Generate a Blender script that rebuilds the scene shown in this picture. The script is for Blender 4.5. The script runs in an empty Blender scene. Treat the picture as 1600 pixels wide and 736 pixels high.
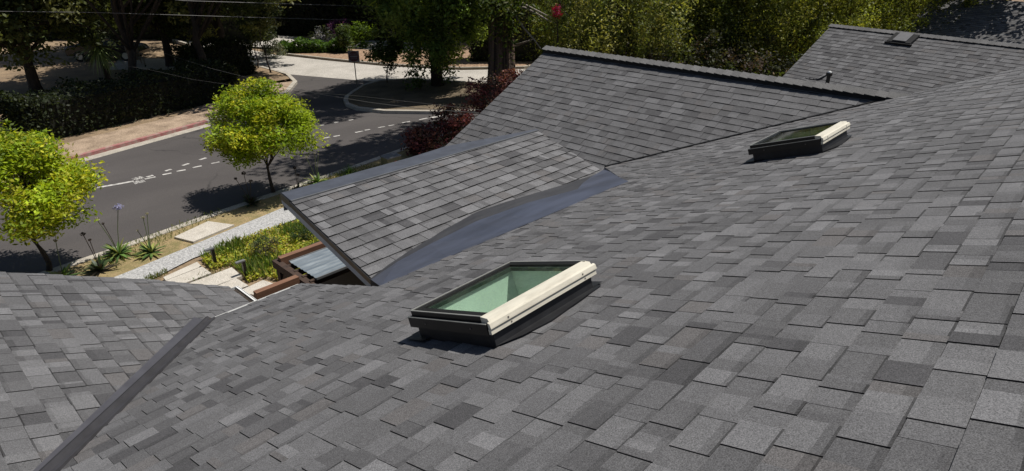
import bpy, bmesh, math, random
import numpy as np
from mathutils import Vector, Matrix

random.seed(7)
S = bpy.context.scene
COL = S.collection
R = math.radians

# ------------------------------------------------------------------ camera
F_PX, CX, CY, YH, XX = 980.0, 800.0, 368.0, -91.0, 1815.0
PITCH = math.atan((CY - YH) / F_PX)
HEAD = math.atan2(XX - CX, F_PX / math.cos(PITCH))
_hd = np.array([math.cos(HEAD), math.sin(HEAD), 0]); _rt = np.array([math.sin(HEAD), -math.cos(HEAD), 0])
_up = np.array([0, 0, 1.0])
_fw = _hd * math.cos(PITCH) - _up * math.sin(PITCH); _u = _hd * math.sin(PITCH) + _up * math.cos(PITCH)
def ray(x, y): return _fw + _rt * (x - CX) / F_PX - _u * (y - CY) / F_PX
def hit(x, y, n, d):
    r = ray(x, y); return r * (d / (np.array(n, float) @ r))
GZ = -7.0
def gp(x, y, z=GZ): return hit(x, y, (0, 0, 1), z)
def dp(x, y, d): return ray(x, y) * d

cam = bpy.data.cameras.new('camera'); co = bpy.data.objects.new('camera', cam); COL.objects.link(co)
cam.sensor_width = 36; cam.lens = F_PX / 1600 * 36; cam.clip_start = 0.05; cam.clip_end = 2000
co.rotation_euler = (math.pi / 2 - PITCH, 0, HEAD - math.pi / 2)
S.camera = co

# ------------------------------------------------------------------ light
SUN_EL = R(66); SUN_AZ = math.atan2(-0.40, 0.917)          # direction towards the sun in plan
tosun = Vector((math.cos(SUN_EL) * math.cos(SUN_AZ), math.cos(SUN_EL) * math.sin(SUN_AZ), math.sin(SUN_EL)))
sl = bpy.data.lights.new('sun', 'SUN'); sl.energy = 4.7; sl.angle = R(0.5); sl.color = (1.0, 0.955, 0.88)
so = bpy.data.objects.new('sun', sl); COL.objects.link(so)
so.rotation_euler = (-tosun).to_track_quat('-Z', 'Y').to_euler()
W = bpy.data.worlds.new('World'); S.world = W; W.use_nodes = True
wn = W.node_tree; bg = wn.nodes['Background']
sky = wn.nodes.new('ShaderNodeTexSky'); sky.sky_type = 'NISHITA'; sky.sun_disc = False
sky.sun_elevation = SUN_EL; sky.sun_rotation = math.pi / 2 - SUN_AZ
wn.links.new(sky.outputs[0], bg.inputs[0]); bg.inputs[1].default_value = 0.058
S.view_settings.view_transform = 'Standard'; S.view_settings.look = 'None'
S.view_settings.exposure = 0.0; S.view_settings.gamma = 1; S.view_settings.use_curve_mapping = False
S.render.engine = 'CYCLES'
S.cycles.max_bounces = 8; S.cycles.transparent_max_bounces = 8

# ------------------------------------------------------------------ materials
def nm(name):
    m = bpy.data.materials.new(name); m.use_nodes = True
    nt = m.node_tree; b = nt.nodes['Principled BSDF']; return m, nt, b
def mix_rgb(nt, fac, a, b, mode='MIX'):
    n = nt.nodes.new('ShaderNodeMix'); n.data_type = 'RGBA'; n.blend_type = mode
    for s, v in ((0, fac), (6, a), (7, b)):
        if hasattr(v, 'is_linked') or hasattr(v, 'links'): nt.links.new(v, n.inputs[s])
        elif s == 0: n.inputs[0].default_value = v
        else: n.inputs[s].default_value = (*v, 1)
    return n.outputs[2]
def noise(nt, scale, detail=4, rough=.6, coord=None, sx=(1, 1, 1)):
    tc = nt.nodes.new('ShaderNodeTexCoord'); mp = nt.nodes.new('ShaderNodeMapping'); mp.inputs[3].default_value = sx
    n = nt.nodes.new('ShaderNodeTexNoise'); n.inputs['Scale'].default_value = scale; n.inputs['Detail'].default_value = detail
    n.inputs['Roughness'].default_value = rough
    nt.links.new(tc.outputs['Object'], mp.inputs[0]); nt.links.new(mp.outputs[0], n.inputs['Vector'])
    return n.outputs[0]
def ramp(nt, x, lo, hi, a=0., b=1.):
    n = nt.nodes.new('ShaderNodeMapRange'); n.inputs[1].default_value = lo; n.inputs[2].default_value = hi
    n.inputs[3].default_value = a; n.inputs[4].default_value = b; nt.links.new(x, n.inputs[0]); return n.outputs[0]
def bump(nt, b, h, strength=.3, dist=.01):
    n = nt.nodes.new('ShaderNodeBump'); n.inputs['Strength'].default_value = strength; n.inputs['Distance'].default_value = dist
    nt.links.new(h, n.inputs['Height']); nt.links.new(n.outputs[0], b.inputs['Normal'])
def mat(name, c, rough=.8, metal=0., c2=None, scale=8., detail=5, bmp=0., bdist=.005, lo=.35, hi=.65, sx=(1, 1, 1), spec=.5, fine=None):
    m, nt, b = nm(name); b.inputs['Roughness'].default_value = rough; b.inputs['Metallic'].default_value = metal
    b.inputs['Specular IOR Level'].default_value = spec
    b.inputs['Base Color'].default_value = (*c, 1)
    n = noise(nt, scale, detail, sx=sx)
    if c2 is None: c2 = tuple(x * .8 for x in c)
    o = mix_rgb(nt, ramp(nt, n, lo, hi), c, c2)
    if fine:
        f = ramp(nt, noise(nt, fine, 2), .3, .7, .62, 1.38)
        cmb = nt.nodes.new('ShaderNodeVectorMath'); cmb.operation = 'SCALE'
        nt.links.new(o, cmb.inputs[0]); nt.links.new(f, cmb.inputs['Scale']); o = cmb.outputs[0]
    nt.links.new(o, b.inputs['Base Color'])
    if bmp: bump(nt, b, noise(nt, fine or scale * 3, 3), bmp, bdist)
    return m

def cracks(m):
    nt = m.node_tree; b = nt.nodes['Principled BSDF']; src = b.inputs['Base Color'].links[0].from_socket
    tc = nt.nodes.new('ShaderNodeTexCoord'); nz = nt.nodes.new('ShaderNodeTexNoise'); nz.inputs['Scale'].default_value = 1.1; nz.inputs['Detail'].default_value = 6
    nt.links.new(tc.outputs['Object'], nz.inputs['Vector'])
    ad = nt.nodes.new('ShaderNodeMix'); ad.data_type = 'VECTOR'; ad.inputs[0].default_value = .45
    nt.links.new(tc.outputs['Object'], ad.inputs[4]); nt.links.new(nz.outputs['Color'], ad.inputs[5])
    v = nt.nodes.new('ShaderNodeTexVoronoi'); v.feature = 'DISTANCE_TO_EDGE'; v.inputs['Scale'].default_value = .55; nt.links.new(ad.outputs[1], v.inputs['Vector'])
    line = ramp(nt, v.outputs['Distance'], .0, .014, 1., 0.)
    mask = ramp(nt, noise(nt, .25, 3), .50, .60)
    mu = nt.nodes.new('ShaderNodeMath'); mu.operation = 'MULTIPLY'; nt.links.new(line, mu.inputs[0]); nt.links.new(mask, mu.inputs[1])
    nt.links.new(mix_rgb(nt, mu.outputs[0], src, (.028, .026, .026)), b.inputs['Base Color'])
def shingle_mat():
    m, nt, b = nm('asphalt_shingle'); b.inputs['Roughness'].default_value = .9; b.inputs['Specular IOR Level'].default_value = .25
    at = nt.nodes.new('ShaderNodeAttribute'); at.attribute_name = 'tone'
    g1 = noise(nt, 210, 4, .85); g2 = noise(nt, 60, 4, .7); g3 = noise(nt, 1.7, 4)
    f = ramp(nt, g1, .3, .7, .18, 1.86); f2 = ramp(nt, g2, .3, .7, .86, 1.14); f3 = ramp(nt, g3, .3, .7, .9, 1.1)
    mu = nt.nodes.new('ShaderNodeMath'); mu.operation = 'MULTIPLY'; nt.links.new(f, mu.inputs[0]); nt.links.new(f2, mu.inputs[1])
    mu2 = nt.nodes.new('ShaderNodeMath'); mu2.operation = 'MULTIPLY'; nt.links.new(mu.outputs[0], mu2.inputs[0]); nt.links.new(f3, mu2.inputs[1])
    sc = nt.nodes.new('ShaderNodeVectorMath'); sc.operation = 'SCALE'
    nt.links.new(at.outputs['Color'], sc.inputs[0]); nt.links.new(mu2.outputs[0], sc.inputs['Scale'])
    nt.links.new(sc.outputs[0], b.inputs['Base Color']); bump(nt, b, g1, .5, .002)
    return m
def leaf_mat(name, trans=.35, rough=.55):
    m, nt, b = nm(name); b.inputs['Roughness'].default_value = rough; b.inputs['Specular IOR Level'].default_value = .3
    at = nt.nodes.new('ShaderNodeAttribute'); at.attribute_name = 'tone'
    nt.links.new(at.outputs['Color'], b.inputs['Base Color'])
    t = nt.nodes.new('ShaderNodeBsdfTranslucent')
    c = mix_rgb(nt, 1.0, at.outputs['Color'], (1.3, 1.25, .55), 'MULTIPLY'); nt.links.new(c, t.inputs['Color'])
    mx = nt.nodes.new('ShaderNodeMixShader'); mx.inputs[0].default_value = trans
    nt.links.new(b.outputs[0], mx.inputs[1]); nt.links.new(t.outputs[0], mx.inputs[2])
    nt.links.new(mx.outputs[0], nt.nodes['Material Output'].inputs['Surface'])
    return m
def glass_mat(name, tint, rough=.02, refl=1.0):
    m = bpy.data.materials.new(name); m.use_nodes = True; nt = m.node_tree
    nt.nodes.remove(nt.nodes['Principled BSDF'])
    t = nt.nodes.new('ShaderNodeBsdfTransparent'); t.inputs[0].default_value = (*tint, 1)
    g = nt.nodes.new('ShaderNodeBsdfGlossy'); g.inputs['Roughness'].default_value = rough; g.inputs[0].default_value = (refl, refl, refl, 1)
    fr = nt.nodes.new('ShaderNodeFresnel'); fr.inputs[0].default_value = 1.5
    d = nt.nodes.new('ShaderNodeBsdfDiffuse'); d.inputs[0].default_value = (.35, .37, .33, 1)      # a film of dust
    mx = nt.nodes.new('ShaderNodeMixShader'); ge = nt.nodes.new('ShaderNodeNewGeometry'); fm = nt.nodes.new('ShaderNodeMath'); fm.operation = 'SUBTRACT'; fm.inputs[0].default_value = 1; nt.links.new(ge.outputs['Backfacing'], fm.inputs[1])
    fx = nt.nodes.new('ShaderNodeMath'); fx.operation = 'MULTIPLY'; nt.links.new(fr.outputs[0], fx.inputs[0]); nt.links.new(fm.outputs[0], fx.inputs[1]); nt.links.new(fx.outputs[0], mx.inputs[0])
    nt.links.new(t.outputs[0], mx.inputs[1]); nt.links.new(g.outputs[0], mx.inputs[2])
    mx2 = nt.nodes.new('ShaderNodeMixShader')
    nt.links.new(ramp(nt, noise(nt, 9, 5), .35, .75, .0, .06), mx2.inputs[0])
    nt.links.new(mx.outputs[0], mx2.inputs[1]); nt.links.new(d.outputs[0], mx2.inputs[2])
    nt.links.new(mx2.outputs[0], nt.nodes['Material Output'].inputs['Surface'])
    return m

M = {}
M['shingle'] = shingle_mat()
M['edge'] = mat('asphalt_edge', (.012, .012, .013), .95, c2=(.02, .02, .02))
M['membrane'] = mat('roof_membrane', (.078, .090, .130), .42, c2=(.050, .057, .080), scale=3.2, detail=7, bmp=.12, spec=.5, sx=(.4, 1, 1))
M['membrane_gray'] = mat('worn_roof_membrane', (.058, .058, .062), .6, c2=(.034, .034, .038), scale=5, detail=7, bmp=.12, sx=(.4, 1, 1))
M['band'] = mat('ridge_membrane', (.075, .083, .105), .55, c2=(.055, .06, .075), scale=5, detail=8, bmp=.2)
M['valley_metal'] = mat('painted_valley_metal', (.088, .087, .10), .5, .2, c2=(.062, .06, .07), scale=5, detail=8, lo=.4, hi=.75)
M['valley_metal2'] = mat('midtone_valley_metal', (.062, .060, .066), .55, .2, c2=(.045, .043, .046), scale=7, detail=8, lo=.4, hi=.7)
M['valley_dark'] = mat('dark_valley_crease', (.028, .027, .03), .7, c2=(.018, .017, .018), scale=12, detail=8)  # darkest of the three tones across the valley strip
M['black_metal'] = mat('black_metal', (.012, .012, .013), .45, .2, c2=(.02, .02, .02), scale=12)
M['flash'] = mat('dark_flashing', (.03, .031, .034), .5, .3, c2=(.02, .02, .022), scale=9)
M['cream'] = mat('cream_cladding', (.68, .64, .53), .5, c2=(.43, .40, .32), scale=9, detail=10, lo=.48, hi=.85, sx=(.5, 2, 2))
M['bronze'] = mat('dark_bronze_cladding', (.014, .013, .012), .4, .3, c2=(.02, .018, .016), scale=9)
M['alu'] = mat('aluminium_edge', (.5, .5, .46), .45, .5)
M['gasket'] = mat('gasket', (.03, .04, .035), .6)
M['shaft'] = mat('shaft_paint', (.78, .80, .76), .8, c2=(.72, .75, .7), scale=2)
M['glass'] = glass_mat('green_glass', (.885, .975, .915))
M['glass2'] = glass_mat('dusty_dark_glass', (.55, .62, .52), .05)
M['fascia'] = mat('grey_fascia_paint', (.38, .45, .53), .6, c2=(.32, .38, .45), scale=5)
M['white_metal'] = mat('white_gutter_paint', (.78, .78, .76), .45, c2=(.66, .66, .63), scale=9)
M['darkwall'] = mat('charcoal_siding', (.022, .022, .024), .8, c2=(.017, .017, .018))
M['wall'] = mat('stucco_wall', (.42, .38, .33), .9, c2=(.36, .33, .28), scale=6, bmp=.2)
M['wood'] = mat('redwood_beam', (.24, .125, .075), .75, c2=(.15, .075, .045), scale=3, sx=(1, 9, 9), detail=8, bmp=.2)
M['wood_dark'] = mat('dark_wood', (.07, .04, .027), .8, c2=(.035, .022, .016), scale=4, sx=(1, 8, 8))
M['poly'] = mat('polycarbonate_sheet', (.13, .16, .19), .6, c2=(.27, .31, .34), scale=3.5, detail=8, spec=.25, lo=.45, hi=.72, sx=(.5, 2, 1))
M['asphalt'] = mat('street_asphalt', (.090, .081, .078), .9, c2=(.058, .052, .051), scale=.42, detail=11, lo=.28, hi=.72, bmp=.2, fine=55, sx=(.35, 1, 1))
cracks(M['asphalt'])
M['concrete_road'] = mat('old_concrete', (.47, .44, .40), .9, c2=(.38, .355, .32), scale=.7, detail=9, fine=30)
M['concrete'] = mat('concrete', (.56, .52, .46), .9, c2=(.47, .43, .37), scale=2.5, detail=8, fine=60)
M['kerb'] = mat('kerb_concrete', (.46, .42, .36), .9, c2=(.34, .31, .26), scale=3, detail=8, fine=40)
M['redkerb'] = mat('red_kerb_paint', (.34, .13, .125), .85, c2=(.36, .27, .23), scale=5, detail=10, lo=.42, hi=.66)
M['gravel'] = mat('white_gravel', (.48, .475, .47), .95, c2=(.28, .28, .28), scale=17, detail=3, lo=.42, hi=.68, bmp=.8, bdist=.02, fine=45)
M['soil'] = mat('dry_soil', (.30, .215, .13), .95, c2=(.19, .135, .085), scale=.9, detail=9, bmp=.4, bdist=.02, fine=22)
M['mulch'] = mat('wood_chip_mulch', (.42, .28, .18), .95, c2=(.20, .13, .085), scale=7, detail=8, bmp=.8, bdist=.05, fine=16)
M['bed'] = mat('planting_strip_soil', (.34, .25, .13), .95, c2=(.20, .17, .07), scale=4, detail=8, bmp=.6, bdist=.03, fine=30)
M['tan'] = mat('sandy_pavement', (.40, .30, .215), .95, c2=(.22, .16, .11), scale=1.6, detail=9, bmp=.3, bdist=.02, fine=25, lo=.38, hi=.7)
M['islandsoil'] = mat('island_soil', (.17, .13, .085), .95, c2=(.085, .066, .04), scale=1.2, detail=9, bmp=.4, bdist=.03, fine=20)  # soil darkened so the tree shade sits in its colour
M['paint'] = mat('road_paint', (.60, .58, .55), .8, c2=(.20, .19, .18), scale=7, detail=10, lo=.42, hi=.66)
M['bark'] = mat('bark', (.055, .041, .032), .95, c2=(.025, .019, .015), scale=3, sx=(5, 5, .6), detail=8, bmp=1, bdist=.05)
M['redbark'] = mat('redwood_bark', (.17, .115, .085), .95, c2=(.022, .015, .012), scale=1.6, sx=(5, 5, .14), detail=8, bmp=1, bdist=.12, lo=.38, hi=.62)
M['palebark'] = mat('pale_bark', (.45, .42, .38), .9, c2=(.2, .18, .16), scale=6, sx=(3, 3, 1))
M['deadwood'] = mat('bare_grey_branch', (.33, .29, .25), .9, c2=(.22, .19, .16), scale=6)
M['leaf'] = leaf_mat('leaves', .42)
M['hardleaf'] = leaf_mat('stiff_leaves', .12, .4)
M['rock'] = mat('pale_boulder', (.48, .40, .32), .9, c2=(.33, .27, .21), scale=3, detail=8, bmp=.5, bdist=.03)
M['wire'] = mat('wire', (.16, .155, .15), .5)
M['signred'] = mat('shaded_sign_red', (.085, .012, .012), .5)
M['signwhite'] = mat('sign_white', (.20, .18, .17), .5)  # sign white and red darkened to carry the shade on the face
M['steel'] = mat('galvanised_steel', (.2, .17, .15), .6, .4)
M['boxgreen'] = mat('utility_green', (.17, .16, .085), .7)
M['boxtop'] = mat('utility_grey', (.17, .175, .18), .7)
M['orange'] = mat('orange_sticker', (.55, .13, .05), .6)
M['carpaint'] = mat('dark_car_paint', (.02, .022, .026), .25, .3)
M['tyre'] = mat('tyre', (.012, .012, .012), .9)
M['carglass'] = mat('car_glass', (.01, .012, .014), .05, spec=.8)
M['chairwood'] = mat('weathered_chair_wood', (.30, .25, .2), .8)
M['terracotta'] = mat('terracotta', (.42, .15, .07), .8)
M['whitewall'] = mat('white_stucco', (.75, .74, .72), .9)
M['ventgrey'] = mat('weathered_vent_grey', (.13, .13, .135), .6)
M['darkfence'] = mat('dark_fence_wood', (.06, .05, .042), .9)

# ------------------------------------------------------------------ object helpers
def mk(name, verts, faces, m=None, parent=None, tone=None, mats=None, fmat=None, smooth=False):
    me = bpy.data.meshes.new(name)
    me.from_pydata([tuple(map(float, v)) for v in verts], [], [tuple(f) for f in faces]); me.update()
    for x in (mats or [m]): me.materials.append(x)
    if fmat is not None: me.polygons.foreach_set('material_index', np.array(fmat, dtype=np.int32))
    if tone is not None:
        a = me.attributes.new('tone', 'FLOAT_COLOR', 'FACE' if len(tone) == len(faces) else 'POINT')
        a.data.foreach_set('color', np.c_[np.array(tone, float), np.ones(len(tone))].astype(np.float32).ravel())
    if smooth: me.polygons.foreach_set('use_smooth', np.ones(len(faces), dtype=bool))
    o = bpy.data.objects.new(name, me); COL.objects.link(o)
    if parent is not None:
        o.parent = parent
        o.matrix_parent_inverse = Matrix.Translation(parent_world(parent)).inverted()
    return o
def parent_world(p):
    return p.location.copy() if p.parent is None else Vector((0, 0, 0))
def tag(o, label=None, cat=None, group=None, kind=None):
    for k, v in (('label', label), ('category', cat), ('group', group), ('kind', kind)):
        if v: o[k] = v
    return o
def thing(name, label, cat, loc=(0, 0, 0), group=None):
    o = bpy.data.objects.new(name, None); COL.objects.link(o); o.location = tuple(map(float, loc)); o.empty_display_size = .2
    return tag(o, label, cat, group)
def copy_thing(src, loc, rz=0., sc=1., label=None):
    c = src.copy(); COL.objects.link(c); c.location = tuple(map(float, loc)); c.rotation_euler = (0, 0, rz); c.scale = (sc, sc, sc)
    if label: c['label'] = label
    for ch in list(src.children):
        d = ch.copy(); COL.objects.link(d); d.parent = c
        for g in list(ch.children):
            e = g.copy(); COL.objects.link(e); e.parent = d
    return c

class MB:
    def __init__(s): s.v = []; s.f = []
    def add(s, vs, fs):
        k = len(s.v); s.v += [tuple(map(float, v)) for v in vs]; s.f += [tuple(i + k for i in f) for f in fs]; return s
    def box(s, c, dx, dy, dz):     # centre and three half-axis vectors
        c = np.array(c, float); dx, dy, dz = (np.array(q, float) for q in (dx, dy, dz))
        vs = [c + a * dx + b * dy + e * dz for e in (-1, 1) for b in (-1, 1) for a in (-1, 1)]
        return s.add(vs, [(0, 2, 3, 1), (4, 5, 7, 6), (0, 1, 5, 4), (2, 6, 7, 3), (0, 4, 6, 2), (1, 3, 7, 5)])
    def abox(s, x0, x1, y0, y1, z0, z1):
        return s.box(((x0 + x1) / 2, (y0 + y1) / 2, (z0 + z1) / 2), ((x1 - x0) / 2, 0, 0), (0, (y1 - y0) / 2, 0), (0, 0, (z1 - z0) / 2))
    def prism(s, poly, off):       # polygon of 3D points, extruded by vector
        n = len(poly); p = [np.array(q, float) for q in poly]; off = np.array(off, float)
        return s.add(p + [q + off for q in p], [tuple(range(n)), tuple(range(2 * n - 1, n - 1, -1))] + [(i, i + n, (i + 1) % n + n, (i + 1) % n) for i in range(n)])
    def tube(s, pts, rad, n=8, cap=True):
        pts = [np.array(p, float) for p in pts]; rad = [rad] * len(pts) if np.isscalar(rad) else rad
        k = len(s.v); ref = np.array([.31, .17, .93])
        for i, p in enumerate(pts):
            t = pts[min(i + 1, len(pts) - 1)] - pts[max(i - 1, 0)]; t = t / (np.linalg.norm(t) + 1e-9)
            a = np.cross(t, ref if abs(t @ ref) < .95 else np.array([1., 0, 0])); a /= np.linalg.norm(a); b = np.cross(t, a)
            for j in range(n):
                q = 2 * math.pi * j / n; s.v.append(tuple(p + rad[i] * (a * math.cos(q) + b * math.sin(q))))
        for i in range(len(pts) - 1):
            for j in range(n):
                s.f.append((k + i * n + j, k + i * n + (j + 1) % n, k + (i + 1) * n + (j + 1) % n, k + (i + 1) * n + j))
        if cap: s.f.append(tuple(k + j for j in range(n))[::-1]); s.f.append(tuple(k + (len(pts) - 1) * n + j for j in range(n)))
        return s
    def lathe(s, prof, c, n=14):
        k = len(s.v); c = np.array(c, float)
        for r, z in prof:
            for j in range(n):
                q = 2 * math.pi * j / n; s.v.append((c[0] + r * math.cos(q), c[1] + r * math.sin(q), c[2] + z))
        for i in range(len(prof) - 1):
            for j in range(n): s.f.append((k + i * n + j, k + i * n + (j + 1) % n, k + (i + 1) * n + (j + 1) % n, k + (i + 1) * n + j))
        s.f.append(tuple(k + j for j in range(n))[::-1]); s.f.append(tuple(k + (len(prof) - 1) * n + j for j in range(n)))
        return s
    def build(s, name, m, parent=None, smooth=False): return mk(name, s.v, s.f, m, parent, smooth=smooth)

# ------------------------------------------------------------------ shingle roofs
def clip(poly, a, b):              # keep the left of a->b
    out = []; n = len(poly)
    def sd(p): return (b[0] - a[0]) * (p[1] - a[1]) - (b[1] - a[1]) * (p[0] - a[0])
    for i in range(n):
        p, q = poly[i], poly[(i + 1) % n]; dp_, dq = sd(p), sd(q)
        if dp_ >= 0: out.append(p)
        if (dp_ >= 0) != (dq >= 0):
            t = dp_ / (dp_ - dq); out.append((p[0] + (q[0] - p[0]) * t, p[1] + (q[1] - p[1]) * t))
    return out
def clip_convex(poly, reg):
    for i in range(len(reg)):
        poly = clip(poly, reg[i], reg[(i + 1) % len(reg)])
        if len(poly) < 3: return []
    return poly
def ccw(p):
    a = sum(p[i][0] * p[(i + 1) % len(p)][1] - p[(i + 1) % len(p)][0] * p[i][1] for i in range(len(p)))
    return p if a > 0 else p[::-1]
class Roof:
    def __init__(s, O, U, V):
        s.O = np.array(O, float); s.U = np.array(U, float); s.V = np.array(V, float) / np.linalg.norm(V)
        s.N = np.cross(s.U, s.V)
    def uv(s, p): d = np.array(p, float) - s.O; return (float(d @ s.U), float(d @ s.V))
    def P(s, u, v, h=0.): return s.O + s.U * u + s.V * v + s.N * h
def split_holes(regs, holes):
    for (u0, u1, v0, v1) in holes:
        out = []
        for r in regs:
            for lines in ([((u0, 1), (u0, 0), )], ):
                pass
            l = clip(r, (u0, 0), (u0, 1)); out.append(l)                      # u < u0
            rr = clip(r, (u1, 1), (u1, 0)); out.append(rr)                    # u > u1
            mid = clip(clip(r, (u0, 1), (u0, 0)), (u1, 0), (u1, 1)) if len(r) > 2 else []
            if len(mid) > 2:
                out.append(clip(mid, (1, v0), (0, v0)) if True else [])       # v < v0
                out.append(clip(mid, (0, v1), (1, v1)))                       # v > v1
        regs = [q for q in out if len(q) > 2]
    return regs
TONES = [((.138, .137, .141), 3), ((.121, .120, .124), 5), ((.106, .105, .108), 5), ((.091, .090, .093), 3), ((.071, .070, .073), 1.3), ((.114, .109, .109), 1.2), ((.156, .155, .160), .9)]
def shingles(roof, regs3, E, seed, name, parent, holes=(), gain=1., contrast=1., lap=0.0062, tab=0.0038, umin=.078, umax=.205):
    rnd = random.Random(seed)
    regs = split_holes([ccw([roof.uv(p) for p in r]) for r in regs3], holes)
    us = [p[0] for r in regs for p in r]; vs = [p[1] for r in regs for p in r]
    u0, u1, v0, v1 = min(us), max(us), min(vs), max(vs)
    V = []; Fc = []; T = []; FM = []
    k0 = math.floor(v0 / E); k1 = math.ceil(v1 / E)
    pop = [t for t, w in TONES]; wt = [w for t, w in TONES]
    row_prev = 0.
    boxes = [(min(p[0] for p in r), max(p[0] for p in r), min(p[1] for p in r), max(p[1] for p in r)) for r in regs]
    for k in range(k0, k1):
        u = u0 - rnd.random() * .3; raised = rnd.random() < .5
        prow_j = row_prev + .0014; row = rnd.uniform(-.0015, .0015); row_prev = row
        while u < u1:
            L = rnd.uniform(umin, umax); raised = (not raised) if rnd.random() < .86 else raised
            tab_h = (tab if raised else 0.) + rnd.uniform(0, .0013)
            nseg = 1 if rnd.random() < .62 else 2; pjv = prow_j
            cut = [0., 1.] if nseg == 1 else [0., rnd.uniform(.3, .7), 1.]
            jv = rnd.uniform(-.001, .0015) + row
            for q in range(nseg):
                a = u + L * cut[q]; b = u + L * cut[q + 1]
                t = np.array(rnd.choices(pop, wt)[0]); mean = np.array([.111, .110, .114])
                t = mean + (t - mean) * contrast
                t = t * rnd.uniform(.94, 1.06) * gain
                va, vb = k * E + .0017 + pjv, (k + 1) * E + jv
                g = .0013
                ua, ub = a + (g if q == 0 else 0), b - (g if q == nseg - 1 else 0)
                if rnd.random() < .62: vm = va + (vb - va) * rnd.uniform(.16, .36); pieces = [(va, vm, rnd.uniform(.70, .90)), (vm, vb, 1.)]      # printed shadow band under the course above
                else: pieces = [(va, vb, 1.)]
                if rnd.random() < .5:  # thin dark strip painted below the butt to draw its shadow line
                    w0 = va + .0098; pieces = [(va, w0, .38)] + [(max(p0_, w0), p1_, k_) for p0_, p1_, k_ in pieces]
                for (wa, wb, kt) in pieces:
                    rect = [(ua, wa), (ub, wa), (ub, wb), (ua, wb)]
                    for reg, bx in zip(regs, boxes):
                        if ub < bx[0] or ua > bx[1] or wb < bx[2] or wa > bx[3]: continue
                        pl = clip_convex(rect, reg)
                        if len(pl) < 3: continue
                        n = len(pl); i0 = len(V)
                        for (pu, pv) in pl: V.append(roof.P(pu, pv, lap * (pv - k * E) / E + tab_h))
                        for (pu, pv) in pl: V.append(roof.P(pu, pv, -.012))
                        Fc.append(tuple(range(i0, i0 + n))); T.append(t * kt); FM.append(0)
                        for i in range(n):
                            j = (i + 1) % n; p_, q_ = pl[i], pl[j]
                            if nseg == 2 and ((q == 0 and p_[0] > b - 1e-6 and q_[0] > b - 1e-6) or (q == 1 and p_[0] < a + 1e-6 and q_[0] < a + 1e-6)): continue
                            if abs(p_[1] - q_[1]) < 1e-7 and va + 1e-6 < p_[1] < vb - 1e-6 and any(abs(p_[1] - pc_[0]) < 1e-7 or abs(p_[1] - pc_[1]) < 1e-7 for pc_ in pieces): continue
                            Fc.append((i0 + i, i0 + n + i, i0 + n + j, i0 + j)); T.append(t * .3); FM.append(1)
            u += L
    o = mk(name, V, Fc, parent=parent, tone=T, mats=[M['shingle'], M['edge']], fmat=FM)
    return o
def deck(roof, regs3, name, m, parent, holes=(), top=-.014, thick=.10):
    regs = split_holes([ccw([roof.uv(p) for p in r]) for r in regs3], holes)
    b = MB()
    for r in regs: b.prism([roof.P(u, v, top) for u, v in r][::-1], -roof.N * thick)
    return b.build(name, m, parent)

house = thing('house', 'house under grey shingle roofs with skylights, filling the foreground', 'house', (4, 0, GZ))
t0, h0 = .367, 1.208
c0, s0 = math.cos(math.atan(t0)), math.sin(math.atan(t0))
def zm(y): return -h0 - t0 * y
def mp(x, y): return (x, y, zm(y))
main = Roof((0, 0, -h0), (1, 0, 0), (0, c0, -s0))
V1 = (1.67, 5.49)
mreg = [[mp(-3.66, -2), mp(2.655, -2), mp(2.655, 5.49), mp(1.72, 5.49)],
        [mp(2.655, -2), mp(6.12, -2), mp(6.12, 3.85), mp(2.655, 4.08)],
        [mp(6.12, -2), mp(7.57, -2), mp(7.57, 5.17), mp(6.12, 3.85)],
        [mp(7.57, -2), mp(13.25, -2), mp(7.57, 5.17)]]
SK1 = (1.90, 2.73, 1.885 / c0, 2.515 / c0); SK2 = (6.385, 7.115, 1.815 / c0, 2.47 / c0)
def inset(s, d=.035): return (s[0] + d, s[1] - d, s[2] + d, s[3] - d)
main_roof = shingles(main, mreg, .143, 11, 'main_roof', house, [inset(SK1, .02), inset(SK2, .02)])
deck(main, mreg, 'roof_deck', M['darkwall'], main_roof, [inset(SK1), inset(SK2)])
# back slope behind the ridge
backr = Roof(mp(0, -2), (-1, 0, 0), (0, -c0, -s0))
bk = [[(-3.66, -2, zm(-2)), (13.25, -2, zm(-2)), (13.25, -8, zm(-2) - t0 * 6), (-3.66, -8, zm(-2) - t0 * 6)]]
deck(backr, bk, 'back_roof', M['edge'], house, top=.0)

# left wing roof (falls towards +X), meets the main roof in an open metal valley
sL = .466; cL, nL = math.cos(math.atan(sL)), math.sin(math.atan(sL))
zV = -3.224
def zl(x): return zV - sL * (x - 1.67)
wing = Roof((1.67, 0, zV), (0, -1, 0), (cL, 0, -nL))
def lp(x, y): return (x, y, zl(x))
def vx(y): return 1.67 - (5.49 - y) * 1.272 / 1.772
wreg = [[lp(vx(5.49) - .04, 5.49), lp(vx(-2) - .04, -2), lp(-6, -2), lp(-6, 6.9), lp(1.63, 6.65)],
        [lp(1.63, 5.60), lp(1.63, 6.65), lp(2.30, 6.53), lp(2.30, 5.60)], [lp(1.63, 5.49), lp(1.63, 5.6), lp(2.30, 5.6), lp(2.30, 5.49)]]
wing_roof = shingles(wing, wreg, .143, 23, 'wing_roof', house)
deck(wing, wreg, 'roof_deck', M['fascia'], wing_roof)
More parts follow.
